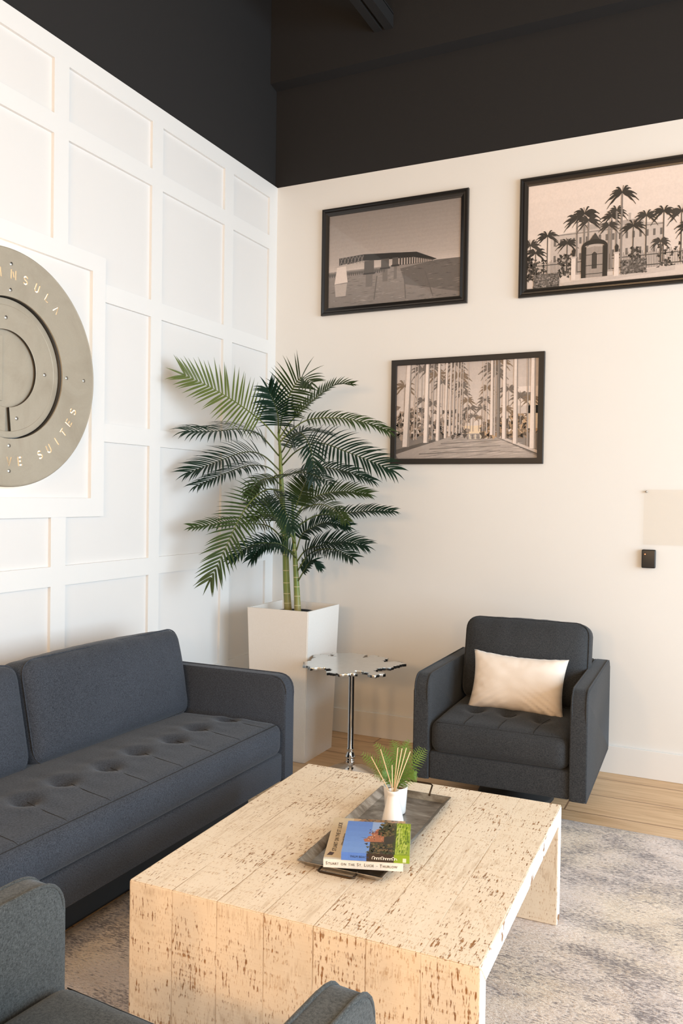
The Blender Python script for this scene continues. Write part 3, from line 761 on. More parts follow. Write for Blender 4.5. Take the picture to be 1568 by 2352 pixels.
def art_avenue():
    k = Ink(); A = 1.5
    k.band(0, 1, .25, 1, G(.90), G(.76), 0, 8)
    k.rect(0, 1, 0, .27, G(.50), .5)
    k.p([(.50, .29), (.63, .28), (1.0, .02), (1.0, 0), (.02, 0), (.0, .05)], G(.66), 1)
    for i in range(120):
        v = rp.uniform(0, .24); u = rp.uniform(.05 + v * 1.6, .95 - v); k.p([(u, v), (u + .1, v + .012), (u + .05, v + .014)], G(rp.choice((.5, .56, .72, .78))), 1.5)
    for v in (.05, .10, .155): k.p([(.1 + v * 1.5, v), (.75, v + .03), (.75, v + .034), (.1 + v * 1.5, v + .007)], G(.34), 1.8)
    k.p([(0, .10), (.50, .285), (.49, .27), (0, .055)], G(.36), 2); k.p([(.66, .26), (1, .05), (1, .08), (.67, .275)], G(.80), 2); k.p([(.66, .255), (1, .035), (1, .05)], G(.35), 2)
    k.rect(.49, .64, .26, .34, (.93, .84, .72), 2)
    for i in range(10): k.p([(.52 + i * .018, .20 + .002 * i), (.528 + i * .018, .20), (.52 + i * .02, .25), (.512 + i * .02, .25)], (.9, .85, .76) if i % 2 else G(.45), 2.5)
    # mid-ground foliage
    for i in range(520):
        if i % 2: u = rp.uniform(0, .53); v = rp.uniform(.22, .56 - .15 * u)
        else: u = rp.uniform(.62, 1); v = rp.uniform(.22, .35 + .5 * (u - .6))
        r = .03; a = rp.random() * 6; c = rp.choice((.22, .3, .42, .55, .66))
        k.p([(u + r * math.cos(a + j * 2.1) / A, v + r * math.sin(a + j * 2.1)) for j in range(3)], (c * 1.05, c * .93, c * .84) if u < .6 else (c * 1.15, c * .95, c * .74), 3)
    k.rect(.83, 1, .53, .72, G(.90), 3.5); k.rect(.85, 1, .45, .53, G(.80), 3.5); k.rect(.86, .97, .60, .66, G(.5), 3.6); k.rect(.93, 1.0, .30, .60, (.93, .86, .78), 3.55)
    P = [(.06, .78, .14), (.19, .95, .15), (.26, .97, .14), (.30, .88, .13), (.34, .80, .12), (.43, .98, .14), (.45, .86, .14), (.47, .76, .11), (.49, .68, .10), (.52, .60, .09), (.54, .52, .09), (.56, .44, .07), (.60, .42, .06), (.62, .52, .08), (.64, .60, .09), (.655, .72, .09), (.69, .92, .14), (.72, .86, .12), (.74, .98, .12), (.80, .70, .12), (.88, .62, .12), (.78, .5, .1), (.20, .62, .1), (.27, .58, .1), (.95, .6, .1)]
    for i, (u, v, r) in enumerate(P): k.palm(u, v, r, .28, (.42, .38, .35) if i % 3 else (.50, .42, .34), 4 + i * .3, A, .004, G(.6), 9, 40 + i)
    T = [(.075, .042, .13, .80), (.155, .008, .22, .66), (.135, .007, .2, .7), (.225, .032, .17, .84), (.27, .009, .2, .66), (.31, .024, .19, .82), (.365, .018, .215, .80), (.395, .016, .235, .76), (.42, .012, .25, .74), (.445, .011, .26, .74), (.465, .009, .265, .72), (.48, .007, .27, .7), (.655, .007, .26, .74), (.69, .022, .24, .80), (.735, .018, .215, .46), (.775, .026, .20, .82), (.85, .028, .15, .80), (.965, .034, .10, .82), (.93, .008, .12, .6), (.71, .010, .23, .7), (.52, .005, .28, .7), (.63, .005, .28, .75)]
    for i, (u, w, b, c) in enumerate(T):
        top = u + (.012 if u > .6 else .02) * (1 if u < .6 else -1) * (1 if i in (0,) else .3)
        k.p([(u - w * .6, b), (u + w * .6, b), (top + w * .42, 1), (top - w * .42, 1)], G(min(1, c * 1.12)), 12 + i * .35)
        k.p([(u + w * .22, b), (u + w * .6, b), (top + w * .42, 1), (top + w * .18, 1)], G(c * .72), 12.2 + i * .35)
    return k

def framed(label, x0, x1, z0, z1, fw, moulded, art, depth=0.024):
    cx, cz, w, h = (x0 + x1) / 2, (z0 + z1) / 2, x1 - x0, z1 - z0
    t = thing('framed_photo', label, 'picture', (cx, YW, cz), 0.0, 'framed photos on the back wall')
    bm = bmesh.new(); hw, hh = w / 2, h / 2
    prof = [(0, 0), (0, -depth * .75), (0.004, -depth), (0.012, -depth), (0.018, -depth * .72), (0.026, -depth * .78), (fw - 0.008, -depth * .55), (fw, -depth * .45), (fw, 0)] if moulded else \
           [(0, 0), (0, -depth), (0.0015, -depth - .001), (fw - .0015, -depth - .001), (fw, -depth), (fw, 0)]
    rings = [[bm.verts.new((sx * (hw - i), y, sz * (hh - i))) for sx, sz in ((-1, -1), (1, -1), (1, 1), (-1, 1))] for i, y in prof]
    for A, Bq in zip(rings, rings[1:] + rings[:1]):
        for k in range(4): bm.faces.new((A[k], A[(k + 1) % 4], Bq[(k + 1) % 4], Bq[k]))
    obj('frame', bm, M['frame_black'] if moulded else M['frame_flat'], t)
    iw, ih = w - 2 * fw + .004, h - 2 * fw + .004
    obj('backing', B(-iw / 2, iw / 2, -0.004, -0.001, -ih / 2, ih / 2), M['frame_flat'], t)
    art.mesh('print', iw, ih, M['print'], t, lambda u, v, l: (u, -0.0042 - l, v))
    gl = obj('glass', B(-iw / 2 + .001, iw / 2 - .001, -0.0094, -0.0084, -ih / 2 + .001, ih / 2 - .001), M['glass'], t)
    return t
framed('black framed sepia photo of a long bridge over water, nearest the corner', -2.345, -1.413, 2.561, 3.212, 0.045, True, art_bridge())
framed('black framed photo of palm trees and a gated mansion, cut off by the right edge', -1.119, -0.187, 2.561, 3.214, 0.045, True, art_gate())
framed('flat black framed photo of a palm-lined avenue, lowest of the pictures', -1.868, -0.966, 1.644, 2.259, 0.032, False, art_avenue(), 0.018)

# acrylic sign holder and card reader on the back wall
t = thing('sign_holder', 'empty clear acrylic sign holder screwed to the wall above the black reader', 'sign holder', (-0.215, YW, 1.365))
obj('panel', B(-0.225, 0.225, -0.012, -0.004, -0.143, 0.143, bev=0.001, seg=1), M['acrylic'], t)
for sx in (-1, 1):
    for sz in (1,):
        bm = lathe(bmesh.new(), [(0, 0.0165), (0.0042, 0.016), (0.005, 0.013), (0.005, 0.0)], 16)
        bmesh.ops.rotate(bm, verts=bm.verts, cent=(0, 0, 0), matrix=Matrix.Rotation(PI / 2, 3, 'X'))
        obj('screw', bm, M['screw'], t, True, loc=(sx * 0.214, 0, sz * 0.132))
t = thing('card_reader', 'small black access card reader with a red light on the back wall', 'card reader', (-0.410, YW, 1.148))
bm = soft_box(0.034, 0.013, 0.048, 0.006, 0.03)
obj('housing', bm, M['black_plastic'], t, True, loc=(0, -0.0135, 0))
bm = lathe(bmesh.new(), [(0, 0.0015), (0.0022, 0.001), (0.0026, 0)], 12); bmesh.ops.rotate(bm, verts=bm.verts, cent=(0, 0, 0), matrix=Matrix.Rotation(PI / 2, 3, 'X'))
obj('indicator_light', bm, M['led'], t, True, loc=(-0.017, -0.0263, 0.024))

# ------------------------------------------------------------------ round metal sign on the panelled wall
SY, SZ = 2.412, 1.945
sg = thing('wall_sign', 'round backlit champagne metal sign with cut-out lettering on the panelled wall', 'sign', (XW, SY, SZ))
sg.scale = (0.54, 1, 1)
R90 = Matrix(((0, 0, 1, 0), (1, 0, 0, 0), (0, 1, 0, 0), (0, 0, 0, 1)))      # curve xy -> wall yz, z -> +x
def flat_curve(name, loops, depth, bevel=0.0):
    cu = bpy.data.curves.new(name, 'CURVE'); cu.dimensions = '2D'; cu.fill_mode = 'BOTH'; cu.extrude = depth / 2; cu.bevel_depth = bevel; cu.bevel_resolution = 2
    for lp in loops:
        sp = cu.splines.new('POLY'); sp.points.add(len(lp) - 1)
        for p, (x, y) in zip(sp.points, lp): p.co = (x, y, 0, 1)
        sp.use_cyclic_u = True
    tmp = bpy.data.objects.new('tmp_curve', cu); COL.objects.link(tmp)
    dg = bpy.context.evaluated_depsgraph_get(); dg.update()
    me = bpy.data.meshes.new_from_object(tmp.evaluated_get(dg)); me.name = name
    bpy.data.objects.remove(tmp); me.materials.clear(); return me
def circ(r, n=128, c=(0, 0), a0=0, a1=2 * PI):
    full = abs(a1 - a0 - 2 * PI) < 1e-6
    m = n if full else n + 1
    return [(c[0] + r * math.cos(a0 + (a1 - a0) * k / n), c[1] + r * math.sin(a0 + (a1 - a0) * k / n)) for k in range(m)]
# simple stencil capitals: strokes on a 1 x 1.4 cell
def stroke(a, b, w=0.26):
    a, b = Vector(a), Vector(b); d = (b - a).normalized(); n = Vector((-d.y, d.x)) * w / 2
    return [tuple(a + n), tuple(a - n), tuple(b - n), tuple(b + n)]
def poly_stroke(pts, w=0.20):
    L, Rr = [], []
    P = [Vector(p) for p in pts]
    for i, p in enumerate(P):
        a = P[max(0, i - 1)]; b = P[min(len(P) - 1, i + 1)]; d = (b - a).normalized(); n = Vector((-d.y, d.x))
        k = 1.0
        if 0 < i < len(P) - 1:
            d1 = (p - a).normalized(); k = 1 / max(0.6, abs(Vector((-d1.y, d1.x)).dot(n)))
        L.append(tuple(p + n * w / 2 * k)); Rr.append(tuple(p - n * w / 2 * k))
    return L + Rr[::-1]
def arcp(c, r, a0, a1, n=7, ry=None): return [(c[0] + r * math.cos(a0 + (a1 - a0) * k / n), c[1] + (ry or r) * math.sin(a0 + (a1 - a0) * k / n)) for k in range(n + 1)]
GL = {
 'I': [[(.5, 0), (.5, 1.4)]], 'L': [[(.2, 1.4), (.2, .13), (.9, .13)]], 'T': [[(.05, 1.27), (.95, 1.27)], [(.5, 1.1), (.5, 0)]],
 'N': [[(.08, 0), (.08, 1.4)], [(.37, 1.14), (.63, .26)], [(.92, 0), (.92, 1.4)]], 'V': [[(.1, 1.4), (.5, .1), (.9, 1.4)]], 'A': [[(.08, 0), (.5, 1.3), (.92, 0)]],
 'U': [[(.16, 1.4), (.16, .45)] + arcp((.5, .45), .34, PI, 2 * PI, 8, .34) + [(.84, 1.4)]],
 'E': [[(.15, 0), (.15, 1.4)], [(.34, 1.27), (.92, 1.27)], [(.34, .7), (.82, .7)], [(.34, .13), (.92, .13)]],
 'P': [[(.16, 0), (.16, 1.4)], [(.36, 1.27)] + arcp((.5, 1.0), .34, PI / 2, -PI / 2, 7, .27) + [(.36, .73)]],
 'S': [arcp((.5, 1.0), .33, PI * .1, PI * 1.45, 9, .28) + arcp((.5, .40), .35, PI * .42, -PI * .9, 9, .28)],
 'X': [[(.1, 0), (.36, .48)], [(.1, 1.4), (.36, .92)], [(.64, .48), (.9, 0)], [(.64, .92), (.9, 1.4)]], 'C': [arcp((.55, .7), .42, PI * .28, PI * 1.72, 12, .6)],
}
cuts = []
def arc_text(txt, rad, size, top, a_end, da):
    n = len(txt)
    for i, ch in enumerate(txt):
        if ch == ' ': continue
        # a_end = angle of the last letter (measured in the yz plane, counter-clockwise from +y)
        a = a_end + (n - 1 - i) * da if top else a_end - (n - 1 - i) * da
        th = a - PI / 2 if top else a + PI / 2
        c = Vector((rad * math.cos(a), rad * math.sin(a)))
        for st in GL[ch]:
            lp = poly_stroke(st)
            cuts.append([tuple(c + Vector(((x - .5) * size * math.cos(th) - (y - .7) * size * math.sin(th), (x - .5) * size * math.sin(th) + (y - .7) * size * math.cos(th)))) for x, y in lp])
arc_text('PENINSULA', 0.376, 0.027, True, math.radians(49), math.radians(9.75))
arc_text('EXECUTIVE SUITES', 0.376, 0.027, False, math.radians(-22), math.radians(8.55))
me = flat_curve('outer_ring', [circ(0.4745), circ(0.284)] + cuts, 0.012, 0.0); me.transform(Matrix.Translation((0.0805, 0, 0)) @ R90)
link('outer_ring', me, M['sign'], sg)
bm = bmesh.new(); 
prof = [(0.470, 0.030), (0.474, 0.030), (0.4785, 0.040), (0.4785, 0.078), (0.4735, 0.0868), (0.470, 0.0868)]
lathe(bm, prof + prof[:1], 128); bm.transform(R90); obj('rim', bm, M['sign'], sg, True)
bm = bmesh.new(); prof = [(0.2842, 0.014), (0.287, 0.014), (0.287, 0.080), (0.2842, 0.080)]
lathe(bm, prof + prof[:1], 128); bm.transform(R90); obj('inner_lip', bm, M['sign_dark'], sg, True)
# inner monogram plates: a raised bowl ring with a slot, and the recessed centre
def arc_solid(bm, r0, r1, x0, x1, a0, a1, n=96):
    """ring segment lying on the wall: radii r0..r1, depth x0..x1"""
    full = abs(a1 - a0 - 2 * PI) < 1e-6; m = n if full else n + 1
    V = [[bm.verts.new((x, r * math.cos(a0 + (a1 - a0) * k / n), r * math.sin(a0 + (a1 - a0) * k / n))) for x, r in ((x0, r0), (x0, r1), (x1 - .0015, r1), (x1, r1 - .0015), (x1, r0 + .0015), (x1 - .0015, r0))] for k in range(m)]
    for k in range(m if full else m - 1):
        A, Bq = V[k], V[(k + 1) % m]
        for j in range(6): bm.faces.new((A[j], A[(j + 1) % 6], Bq[(j + 1) % 6], Bq[j]))
    if not full: bm.faces.new(V[0]); bm.faces.new(V[-1][::-1])
    return bm
bm = arc_solid(bmesh.new(), 0.253, 0.2800, 0.026, 0.046, 0, 2 * PI)
arc_solid(bm, 0.156, 0.2535, 0.026, 0.046, math.atan2(-0.2, 0.020), math.atan2(-0.2, -0.004) + 2 * PI)
o = obj('monogram_ring', bm, [M['sign'], M['sign_dark']], sg)
for p in o.data.polygons:
    if abs(p.normal.x) < 0.5 and math.hypot(p.center.y, p.center.z) < 0.252: p.material_index = 1
me = flat_curve('centre_plate', [circ(0.282)], 0.006, 0.0); me.transform(Matrix.Translation((0.013, 0, 0)) @ R90)
link('centre_plate', me, M['sign'], sg)
stem = [(-0.011, -0.155), (-0.011, 0.127)] + circ(0.127, 40, (-0.012, 0.0), PI / 2, 3 * PI / 2)[1:-1] + [(-0.011, -0.127)]
me = flat_curve('monogram_stem', [circ(0.130, 48, (-0.011, 0.0), PI / 2, 3 * PI / 2)], 0.010, 0.001); me.transform(Matrix.Translation((0.021, 0, 0)) @ R90)
link('monogram_stem', me, M['sign'], sg)
bm = bmesh.new(); prof = [(0.30, 0.044), (0.455, 0.044), (0.455, 0.048), (0.30, 0.048)]
lathe(bm, prof + prof[:1], 96); bm.transform(R90); obj('light_panel', bm, M['backlight'], sg)
bm = bmesh.new(); prof = [(0.29, 0.006), (0.36, 0.006), (0.36, 0.030), (0.29, 0.030)]
lathe(bm, prof + prof[:1], 96); bm.transform(R90); obj('mounting_drum', bm, M['panel_white'], sg)
bm = bmesh.new(); prof = [(0.40, 0.032), (0.455, 0.032), (0.455, 0.036), (0.40, 0.036)]
lathe(bm, prof + prof[:1], 96); bm.transform(R90); obj('light_strip', bm, M['backlight'], sg)
for dy, dz, lv in [(0.002, 0.416, 0.0865), (-0.001, 0.312, 0.0865), (-0.004, 0.203, 0.048), (-0.057, 0.074, 0.028), (-0.058, -0.077, 0.028), (0.203, 0.001, 0.048), (0.309, 0.001, 0.0865), (0.413, 0.003, 0.0865), (0.054, -0.197, 0.048), (-0.058, -0.198, 0.048), (-0.003, -0.312, 0.0865), (-0.002, -0.414, 0.0865)]:
    bm = lathe(bmesh.new(), [(0, 0.003), (0.004, 0.003), (0.0055, 0.001), (0.0075, 0.0012), (0.008, -0.006)], 14); bm.transform(R90)
    obj('screw', bm, M['screw'], sg, True, loc=(lv, dy, dz))

# ------------------------------------------------------------------ planter and palm
PX, PY, PH = -2.250, 4.083, 0.8265
pl = thing('planter', 'tall tapered matte white square planter in the corner beside the sofa', 'planter', (PX, PY, 0))
bm = bmesh.new()
lv = [(0.1675, 0.0), (0.192, PH), (0.180, PH), (0.176, PH - 0.10)]
rings = [[bm.verts.new((sx * a, sy * a, z)) for sx, sy in ((-1, -1), (1, -1), (1, 1), (-1, 1))] for a, z in lv]
for A, Bq in zip(rings, rings[1:]):
    for k in range(4): bm.faces.new((A[k], A[(k + 1) % 4], Bq[(k + 1) % 4], Bq[k]))
bm.faces.new(rings[0][::-1]); bm.faces.new(rings[-1])
es = [e for e in bm.edges if abs(e.verts[0].co.z - e.verts[1].co.z) > 0.5]
bmesh.ops.bevel(bm, geom=es, offset=0.004, segments=2, affect='EDGES')
obj('body', bm, M['planter'], pl)

pm = thing('palm_plant', 'leafy green palm with two trunks standing in the white planter', 'plant', (0, 0, 0))
pm.location = (PX, PY, PH - 0.10)
ORG = Vector(pm.location)
bm = lathe(bmesh.new(), [(0, 0.0), (0.12, 0.0), (0.135, 0.062), (0.131, 0.064), (0.127, 0.055), (0.0, 0.055)], 40)
obj('inner_pot', bm, M['black_plastic'], pm, True)
def trunk(pts, radii, rings_):
    P = spline([Vector(p) - ORG for p in pts], 24)
    n = len(P); rr = [radii[0] + (radii[1] - radii[0]) * i / (n - 1) for i in range(n)]
    me = tube(bmesh.new(), P, rr, 14)
    o = obj('trunk', me, M['trunk_local'], pm, True)
    for f in rings_:
        i = f * (n - 1); k = min(int(i), n - 2); p = P[k].lerp(P[k + 1], i - k); r = radii[0] + (radii[1] - radii[0]) * f
        obj('ring_scar', tube(bmesh.new(), [p + Vector((0, 0, -0.0022)), p + Vector((0, 0, 0.0022))], r + 0.0011, 14), M['ring_scar'], o, True)
    return o
tm = NT('palm_trunk_green'); sp = tm.n('ShaderNodeSeparateXYZ'); tcx = tm.n('ShaderNodeTexCoord'); tm.l(tcx.outputs['Object'], sp.inputs[0])
c_ = tm.mix(tm.noise(tm.coord(scale=(1, 1, 0.25)), 22, 3), (0.060, 0.12, 0.018, 1), (0.24, 0.29, 0.055, 1))
c_ = tm.mix(tm.math('MULTIPLY', tm.ramp(sp.outputs[2], [(0.08, g(1)), (0.20, g(0))]), 0.7), c_, (0.34, 0.27, 0.12, 1)); tm.base(c_); tm.set(Roughness=0.42)
M['trunk_local'] = tm.m
TA = [(-2.286, 4.08, 0.78), (-2.300, 4.08, 0.95), (-2.312, 4.08, 1.178), (-2.338, 4.08, 1.465), (-2.347, 4.08, 1.588), (-2.353, 4.08, 1.70), (-2.366, 4.08, 1.81)]
TB = [(-2.213, 4.06, 0.78), (-2.225, 4.055, 1.0), (-2.241, 4.05, 1.221), (-2.252, 4.05, 1.43)]
trunk(TA, (0.0225, 0.006), [0.06, 0.115, 0.17, 0.225, 0.29, 0.36, 0.43, 0.5])
trunk(TB, (0.020, 0.006), [0.08, 0.16, 0.24, 0.32, 0.42, 0.55])

def frond(pts, L, mat_, nrm=(0, 0, 1), n=19, droop=0.35, t0=0.30, fold=0.25, wid=0.0125, up=1.0, seed=0):
    rr = random.Random(seed); n = int(n * 1.18); L *= 1.12; P = spline([Vector(p) - ORG for p in pts], 40); N = len(P)
    cum = [0.0]
    for a, b in zip(P, P[1:]): cum.append(cum[-1] + (b - a).length)
    def at(s):
        d = s * cum[-1]
        for i in range(N - 1):
            if cum[i + 1] >= d:
                f = (d - cum[i]) / max(1e-9, cum[i + 1] - cum[i]); return P[i].lerp(P[i + 1], f), (P[i + 1] - P[i]).normalized()
        return P[-1], (P[-1] - P[-2]).normalized()
    bm = bmesh.new(); nrm = Vector(nrm).normalized()
    def leaflet(p, d, nn, ln, w, dr):
        k = 6; prev = None
        side0 = d.cross(nn).normalized()
        q = p.copy(); dd = d.copy()
        for i in range(k + 1):
            f = i / k; ww = w * (0.35 + 0.65 * math.sin(PI * min(1, f * 0.85 + 0.18))) * (1 - f ** 4) + 0.0004
            sd = dd.cross(nn); sd = sd.normalized() if sd.length > 1e-6 else side0
            v = [bm.verts.new(q + sd * ww * 0.5 + nn * ww * 0.16), bm.verts.new(q), bm.verts.new(q - sd * ww * 0.5 + nn * ww * 0.16)]
            if prev:
                bm.faces.new((prev[0], prev[1], v[1], v[0])); bm.faces.new((prev[1], prev[2], v[2], v[1]))
            prev = v; dd = (dd + Vector((0, 0, -dr / k * (0.4 + f * 1.5)))).normalized(); q = q + dd * ln / k
    for i in range(n):
        s = t0 + (1 - t0) * (i / (n - 1)) * 0.985
        p, T = at(s); f = (s - t0) / (1 - t0)
        Nn = (nrm - T * nrm.dot(T)); Nn = Nn.normalized() if Nn.length > 1e-5 else T.orthogonal().normalized()
        S_ = T.cross(Nn).normalized()
        ang = math.radians(72 - 42 * f) ; ln = L * (0.55 + 0.45 * math.sin(PI * min(1.0, f * 0.75 + 0.18))) * rr.uniform(0.92, 1.06)
        for sd in (-1, 1):
            a = ang + rr.uniform(-0.07, 0.07)
            d = (T * math.cos(a) + S_ * sd * math.sin(a) + Nn * fold * rr.uniform(0.7, 1.2)).normalized()
            leaflet(p, d, Nn, ln, wid * rr.uniform(.88, 1.1), droop * rr.uniform(0.75, 1.25))
    p, T = at(0.99); leaflet(p, T, (nrm - T * nrm.dot(T)).normalized(), L * 0.6, wid * .8, droop)
    for v in bm.verts: v.co.x = max(v.co.x, -2.662 - ORG.x); v.co.y = min(v.co.y, 4.55 - ORG.y)
    o = obj('frond', bm, mat_, pm, True)
    bm = bmesh.new(); rad = [0.0046 - 0.0036 * i / (N - 1) for i in range(N)]
    tube(bm, P, rad, 6); obj('leaf_stalk', bm, M['stalk'] if mat_ is not M['leaf_dark'] else M['stalk_dark'], o, True)
    return o
M['stalk_dark'] = leaf('stalk_dark', (0.05, 0.075, 0.02, 1), (0.12, 0.15, 0.045, 1))
# --- fronds (each one a bent midrib with leaflets)
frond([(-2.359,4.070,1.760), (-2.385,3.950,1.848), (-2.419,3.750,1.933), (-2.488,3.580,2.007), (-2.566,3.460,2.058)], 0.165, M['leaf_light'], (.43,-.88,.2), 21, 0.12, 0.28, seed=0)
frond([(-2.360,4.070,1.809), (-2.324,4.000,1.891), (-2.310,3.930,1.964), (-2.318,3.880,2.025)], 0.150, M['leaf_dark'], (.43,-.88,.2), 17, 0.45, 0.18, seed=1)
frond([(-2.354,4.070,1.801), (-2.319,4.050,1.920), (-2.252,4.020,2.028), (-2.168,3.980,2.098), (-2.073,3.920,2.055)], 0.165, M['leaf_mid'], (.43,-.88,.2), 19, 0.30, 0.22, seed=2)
frond([(-2.359,4.080,1.777), (-2.276,4.100,1.891), (-2.151,4.140,2.010), (-2.054,4.180,2.079), (-1.969,4.200,2.078)], 0.075, M['leaf_mid'], (0,-.6,.8), 22, 0.15, 0.30, seed=3)
frond([(-2.355,4.080,1.752), (-2.285,4.100,1.826), (-2.190,4.130,1.882), (-2.024,4.180,1.888), (-1.872,4.220,1.859), (-1.758,4.240,1.816)], 0.105, M['leaf_mid'], (.15,-.55,.82), 21, 0.75, 0.30, seed=4)
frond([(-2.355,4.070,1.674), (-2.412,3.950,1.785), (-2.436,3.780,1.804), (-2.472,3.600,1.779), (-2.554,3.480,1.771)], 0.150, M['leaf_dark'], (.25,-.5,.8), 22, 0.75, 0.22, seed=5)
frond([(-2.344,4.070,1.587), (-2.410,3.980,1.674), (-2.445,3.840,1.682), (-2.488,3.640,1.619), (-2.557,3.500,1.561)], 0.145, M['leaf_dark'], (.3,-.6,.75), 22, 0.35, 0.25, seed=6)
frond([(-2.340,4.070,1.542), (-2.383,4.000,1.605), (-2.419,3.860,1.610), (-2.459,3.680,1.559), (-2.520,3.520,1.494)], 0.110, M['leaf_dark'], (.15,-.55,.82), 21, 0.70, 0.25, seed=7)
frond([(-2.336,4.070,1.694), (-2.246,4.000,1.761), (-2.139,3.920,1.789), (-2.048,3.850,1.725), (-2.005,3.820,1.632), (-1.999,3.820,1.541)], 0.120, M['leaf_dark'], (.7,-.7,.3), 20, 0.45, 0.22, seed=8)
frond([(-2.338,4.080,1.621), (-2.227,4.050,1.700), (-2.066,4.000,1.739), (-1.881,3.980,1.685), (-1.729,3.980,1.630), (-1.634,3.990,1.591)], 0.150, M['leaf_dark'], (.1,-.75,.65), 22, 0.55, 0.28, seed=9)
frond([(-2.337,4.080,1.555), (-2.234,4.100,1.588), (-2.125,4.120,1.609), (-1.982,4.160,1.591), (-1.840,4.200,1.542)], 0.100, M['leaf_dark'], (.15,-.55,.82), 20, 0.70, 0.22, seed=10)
frond([(-2.337,4.070,1.555), (-2.373,4.000,1.545), (-2.399,3.920,1.522), (-2.406,3.850,1.450)], 0.095, M['leaf_mid'], (.2,-.5,.8), 16, 0.60, 0.20, seed=11)
frond([(-2.334,4.080,1.497), (-2.345,4.000,1.553), (-2.187,3.900,1.566), (-2.045,3.800,1.571), (-1.929,3.740,1.547), (-1.842,3.700,1.517)], 0.085, M['leaf_dark'], (.15,-.55,.82), 18, 0.60, 0.30, seed=12)
frond([(-2.232,4.050,1.336), (-2.169,4.070,1.418), (-2.085,4.100,1.460), (-1.966,4.130,1.477), (-1.848,4.160,1.463)], 0.105, M['leaf_mid'], (.1,-.6,.78), 20, 0.30, 0.25, seed=13)
frond([(-2.236,4.050,1.368), (-2.204,4.040,1.434), (-2.156,4.000,1.498), (-2.107,3.950,1.544)], 0.115, M['leaf_mid'], (.43,-.88,.2), 17, 0.25, 0.15, seed=14)
frond([(-2.232,4.050,1.320), (-2.139,3.980,1.379), (-2.000,3.900,1.405), (-1.885,3.840,1.377), (-1.798,3.800,1.324)], 0.085, M['leaf_mid'], (.1,-.6,.78), 20, 0.50, 0.20, seed=15)
frond([(-2.228,4.050,1.271), (-2.129,4.100,1.338), (-1.996,4.140,1.352), (-1.838,4.180,1.371), (-1.716,4.220,1.370)], 0.085, M['leaf_dark'], (0,-.6,.8), 21, 0.55, 0.28, seed=16)
frond([(-2.326,4.070,1.456), (-2.314,3.950,1.476), (-2.219,3.850,1.425), (-2.150,3.800,1.357), (-2.107,3.780,1.282)], 0.115, M['leaf_dark'], (.6,-.7,.3), 19, 0.40, 0.15, seed=17)
frond([(-2.330,4.070,1.477), (-2.343,3.920,1.479), (-2.348,3.780,1.423), (-2.352,3.660,1.324), (-2.361,3.580,1.213), (-2.389,3.520,1.089), (-2.419,3.500,1.015)], 0.150, M['leaf_mid'], (.43,-.88,.2), 24, 0.22, 0.20, seed=18)
frond([(-2.308,4.060,1.195), (-2.348,3.950,1.278), (-2.395,3.800,1.293), (-2.442,3.620,1.296), (-2.520,3.480,1.278)], 0.085, M['leaf_mid'], (.25,-.65,.7), 22, 0.40, 0.20, seed=19)
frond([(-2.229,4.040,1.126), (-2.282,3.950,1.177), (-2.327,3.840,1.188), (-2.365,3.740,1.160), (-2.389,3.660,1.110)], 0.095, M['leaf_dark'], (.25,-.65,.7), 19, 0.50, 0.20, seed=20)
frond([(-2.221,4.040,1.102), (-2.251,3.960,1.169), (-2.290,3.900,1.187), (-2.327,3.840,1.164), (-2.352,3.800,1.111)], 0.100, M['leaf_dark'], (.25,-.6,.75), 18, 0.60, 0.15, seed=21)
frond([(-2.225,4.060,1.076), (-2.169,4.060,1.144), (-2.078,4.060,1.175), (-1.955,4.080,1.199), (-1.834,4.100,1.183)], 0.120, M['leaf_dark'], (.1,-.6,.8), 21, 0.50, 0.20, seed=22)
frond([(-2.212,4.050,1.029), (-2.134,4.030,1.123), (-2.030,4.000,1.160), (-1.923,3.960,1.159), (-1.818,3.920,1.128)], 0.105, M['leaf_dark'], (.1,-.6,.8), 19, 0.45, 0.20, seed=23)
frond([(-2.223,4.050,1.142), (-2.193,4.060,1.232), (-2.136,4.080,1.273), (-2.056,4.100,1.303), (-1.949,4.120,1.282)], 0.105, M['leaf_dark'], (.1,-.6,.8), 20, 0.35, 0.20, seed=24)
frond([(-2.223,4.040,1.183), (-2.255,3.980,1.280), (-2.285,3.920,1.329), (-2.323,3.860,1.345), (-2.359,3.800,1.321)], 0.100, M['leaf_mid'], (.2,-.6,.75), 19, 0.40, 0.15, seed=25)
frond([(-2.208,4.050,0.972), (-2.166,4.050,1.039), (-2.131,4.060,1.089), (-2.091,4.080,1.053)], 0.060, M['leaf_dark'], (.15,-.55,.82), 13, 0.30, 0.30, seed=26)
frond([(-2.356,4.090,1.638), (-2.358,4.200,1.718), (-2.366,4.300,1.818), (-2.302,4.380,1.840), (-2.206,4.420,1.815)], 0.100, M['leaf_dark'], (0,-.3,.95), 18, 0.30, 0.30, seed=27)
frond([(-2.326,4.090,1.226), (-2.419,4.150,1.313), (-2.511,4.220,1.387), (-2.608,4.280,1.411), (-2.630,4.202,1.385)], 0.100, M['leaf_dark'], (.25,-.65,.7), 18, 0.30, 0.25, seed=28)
# --- end fronds

